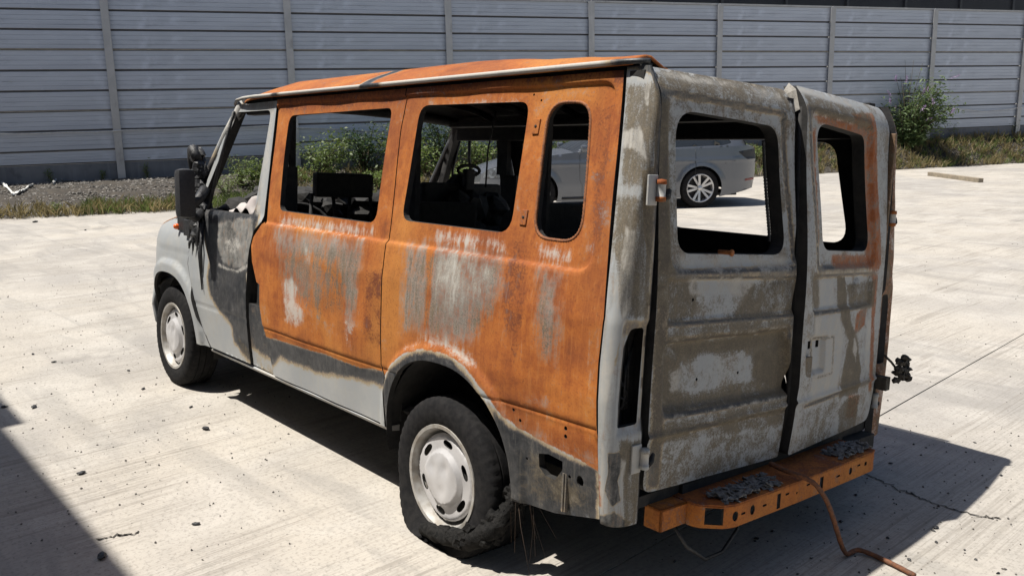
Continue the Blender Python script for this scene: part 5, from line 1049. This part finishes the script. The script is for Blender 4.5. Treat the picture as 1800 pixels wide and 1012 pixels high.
def strip(name, pts, mat, crown, yf, thick=.01):
    V = []; n = 13
    for x, z in pts:
        w = yf(np.array([x]), np.array([z]))[0]
        for t in np.linspace(-1, 1, n): V.append((x + (.10 if x > 3.3 else 0) * (1 - t * t) * (x - 3.3) / .4 - (.06 * (1 - t * t) if x < -.9 else 0), w * t, z + crown * (1 - t * t)))
    o = mesh(name, V, [(i * n + j, i * n + j + 1, (i + 1) * n + j + 1, (i + 1) * n + j) for i in range(len(pts) - 1) for j in range(n - 1)], mat, car, True); return o
strip('bonnet', TOPL[:6], PAINT, .045, cy); strip('windscreen', [(2.2, .985), (1.9, 1.13), (1.6, 1.275), (1.36, 1.385)], GLASS, .05, gyl)
strip('roof', [(1.36, 1.385), (1.0, 1.43), (.5, 1.445), (0, 1.42), (-.15, 1.39)], PAINT, .045, gyl); strip('rear_window', [(-.15, 1.39), (-.42, 1.325), (-.62, 1.225), (-.80, 1.13)], GLASS, .04, gyl)
strip('boot_lid', [(-.80, 1.13), (-.86, 1.03), (-.95, 1.02), (-1.04, 1.0), (-1.09, .86)], PAINT, .03, lambda x, z: cy(x, np.minimum(z, 1.0)) - .02); strip('rear_bumper', [(-1.09, .86), (-1.08, .55), (-1.02, .30)], PAINT, 0, cy); strip('front_bumper', [(3.70, .66), (3.74, .48), (3.62, .26)], PAINT, 0, cy)
b = MB(); b.box(3.72, 3.80, -.32, .32, .42, .62, bev=.01); b.build('grille', BLK, car); b = MB(); b.box(-.7, 3.5, -.78, .78, .19, .24); b.build('underbody', BLK, car)
b = MB(); b.box(.2, 1.7, -.6, .6, .3, .95); b.build('cabin_interior', BLK, car)
def car_wheel(ax, sg):
    w = empty('wheel'); w.parent = car; w.location = (ax, sg * .80, .335); R_, rr = .335, .243
    b = MB(); b.lathe([(rr, -.11), (rr + .02, -.115), (R_ - .02, -.11), (R_, -.09), (R_, .09), (R_ - .02, .112), (rr + .02, .118), (rr, .112)], 48, 'y'); b.build('tyre', TYRE, w, sharp=40)
    b = MB(); b.lathe([(rr + .002, .108), (rr - .008, .112), (rr - .022, .10), (rr - .03, -.05), (0, -.05)], 40, 'y'); b.build('rim', CHROME, w, fix=False, sharp=40)
    b = MB(); b.lathe([(.20, .0), (0, .0)], 32, 'y'); b.build('brake_disc', BLK, w, fix=False)
    for k in range(10):
        a = 2 * math.pi * (k // 2) / 5 + (.17 if k % 2 else -.17); q = rotm('Y', -math.degrees(a)); v = np.array([(.03, .085, -.016), (.03, .085, .016), (.225, .104, .034 if k % 2 else .008), (.225, .104, -.008 if k % 2 else -.034), (.03, .06, -.016), (.03, .06, .016), (.225, .08, .034 if k % 2 else .008), (.225, .08, -.008 if k % 2 else -.034)]) @ q.T
        MB().add(v, [(0, 1, 2, 3), (4, 7, 6, 5), (0, 4, 5, 1), (1, 5, 6, 2), (2, 6, 7, 3), (3, 7, 4, 0)]).build('spoke', CHROME, w)
    b = MB(); b.lathe([(.045, .06), (.042, .098), (.03, .104), (0, .105)], 16, 'y'); b.build('hub_cap', CHROME, w, fix=False)
    b = MB(); V = [];
    for y in (.10, -.12):
        for i in range(17): a = math.pi * i / 16; V.append((.385 * math.cos(a), y * 1.0, .385 * math.sin(a)))
    o = mesh('wheel_housing', [(x + ax, sg * (.80 + y * (1 if sg > 0 else 1)), z + .335) for x, y, z in V], [(i, i + 1, i + 18, i + 17) for i in range(16)], BLK, car)
    if sg < 0:
        w.rotation_euler = (0, 0, math.pi)
for ax in (0, 2.84):
    for sg in (1, -1): car_wheel(ax, sg)
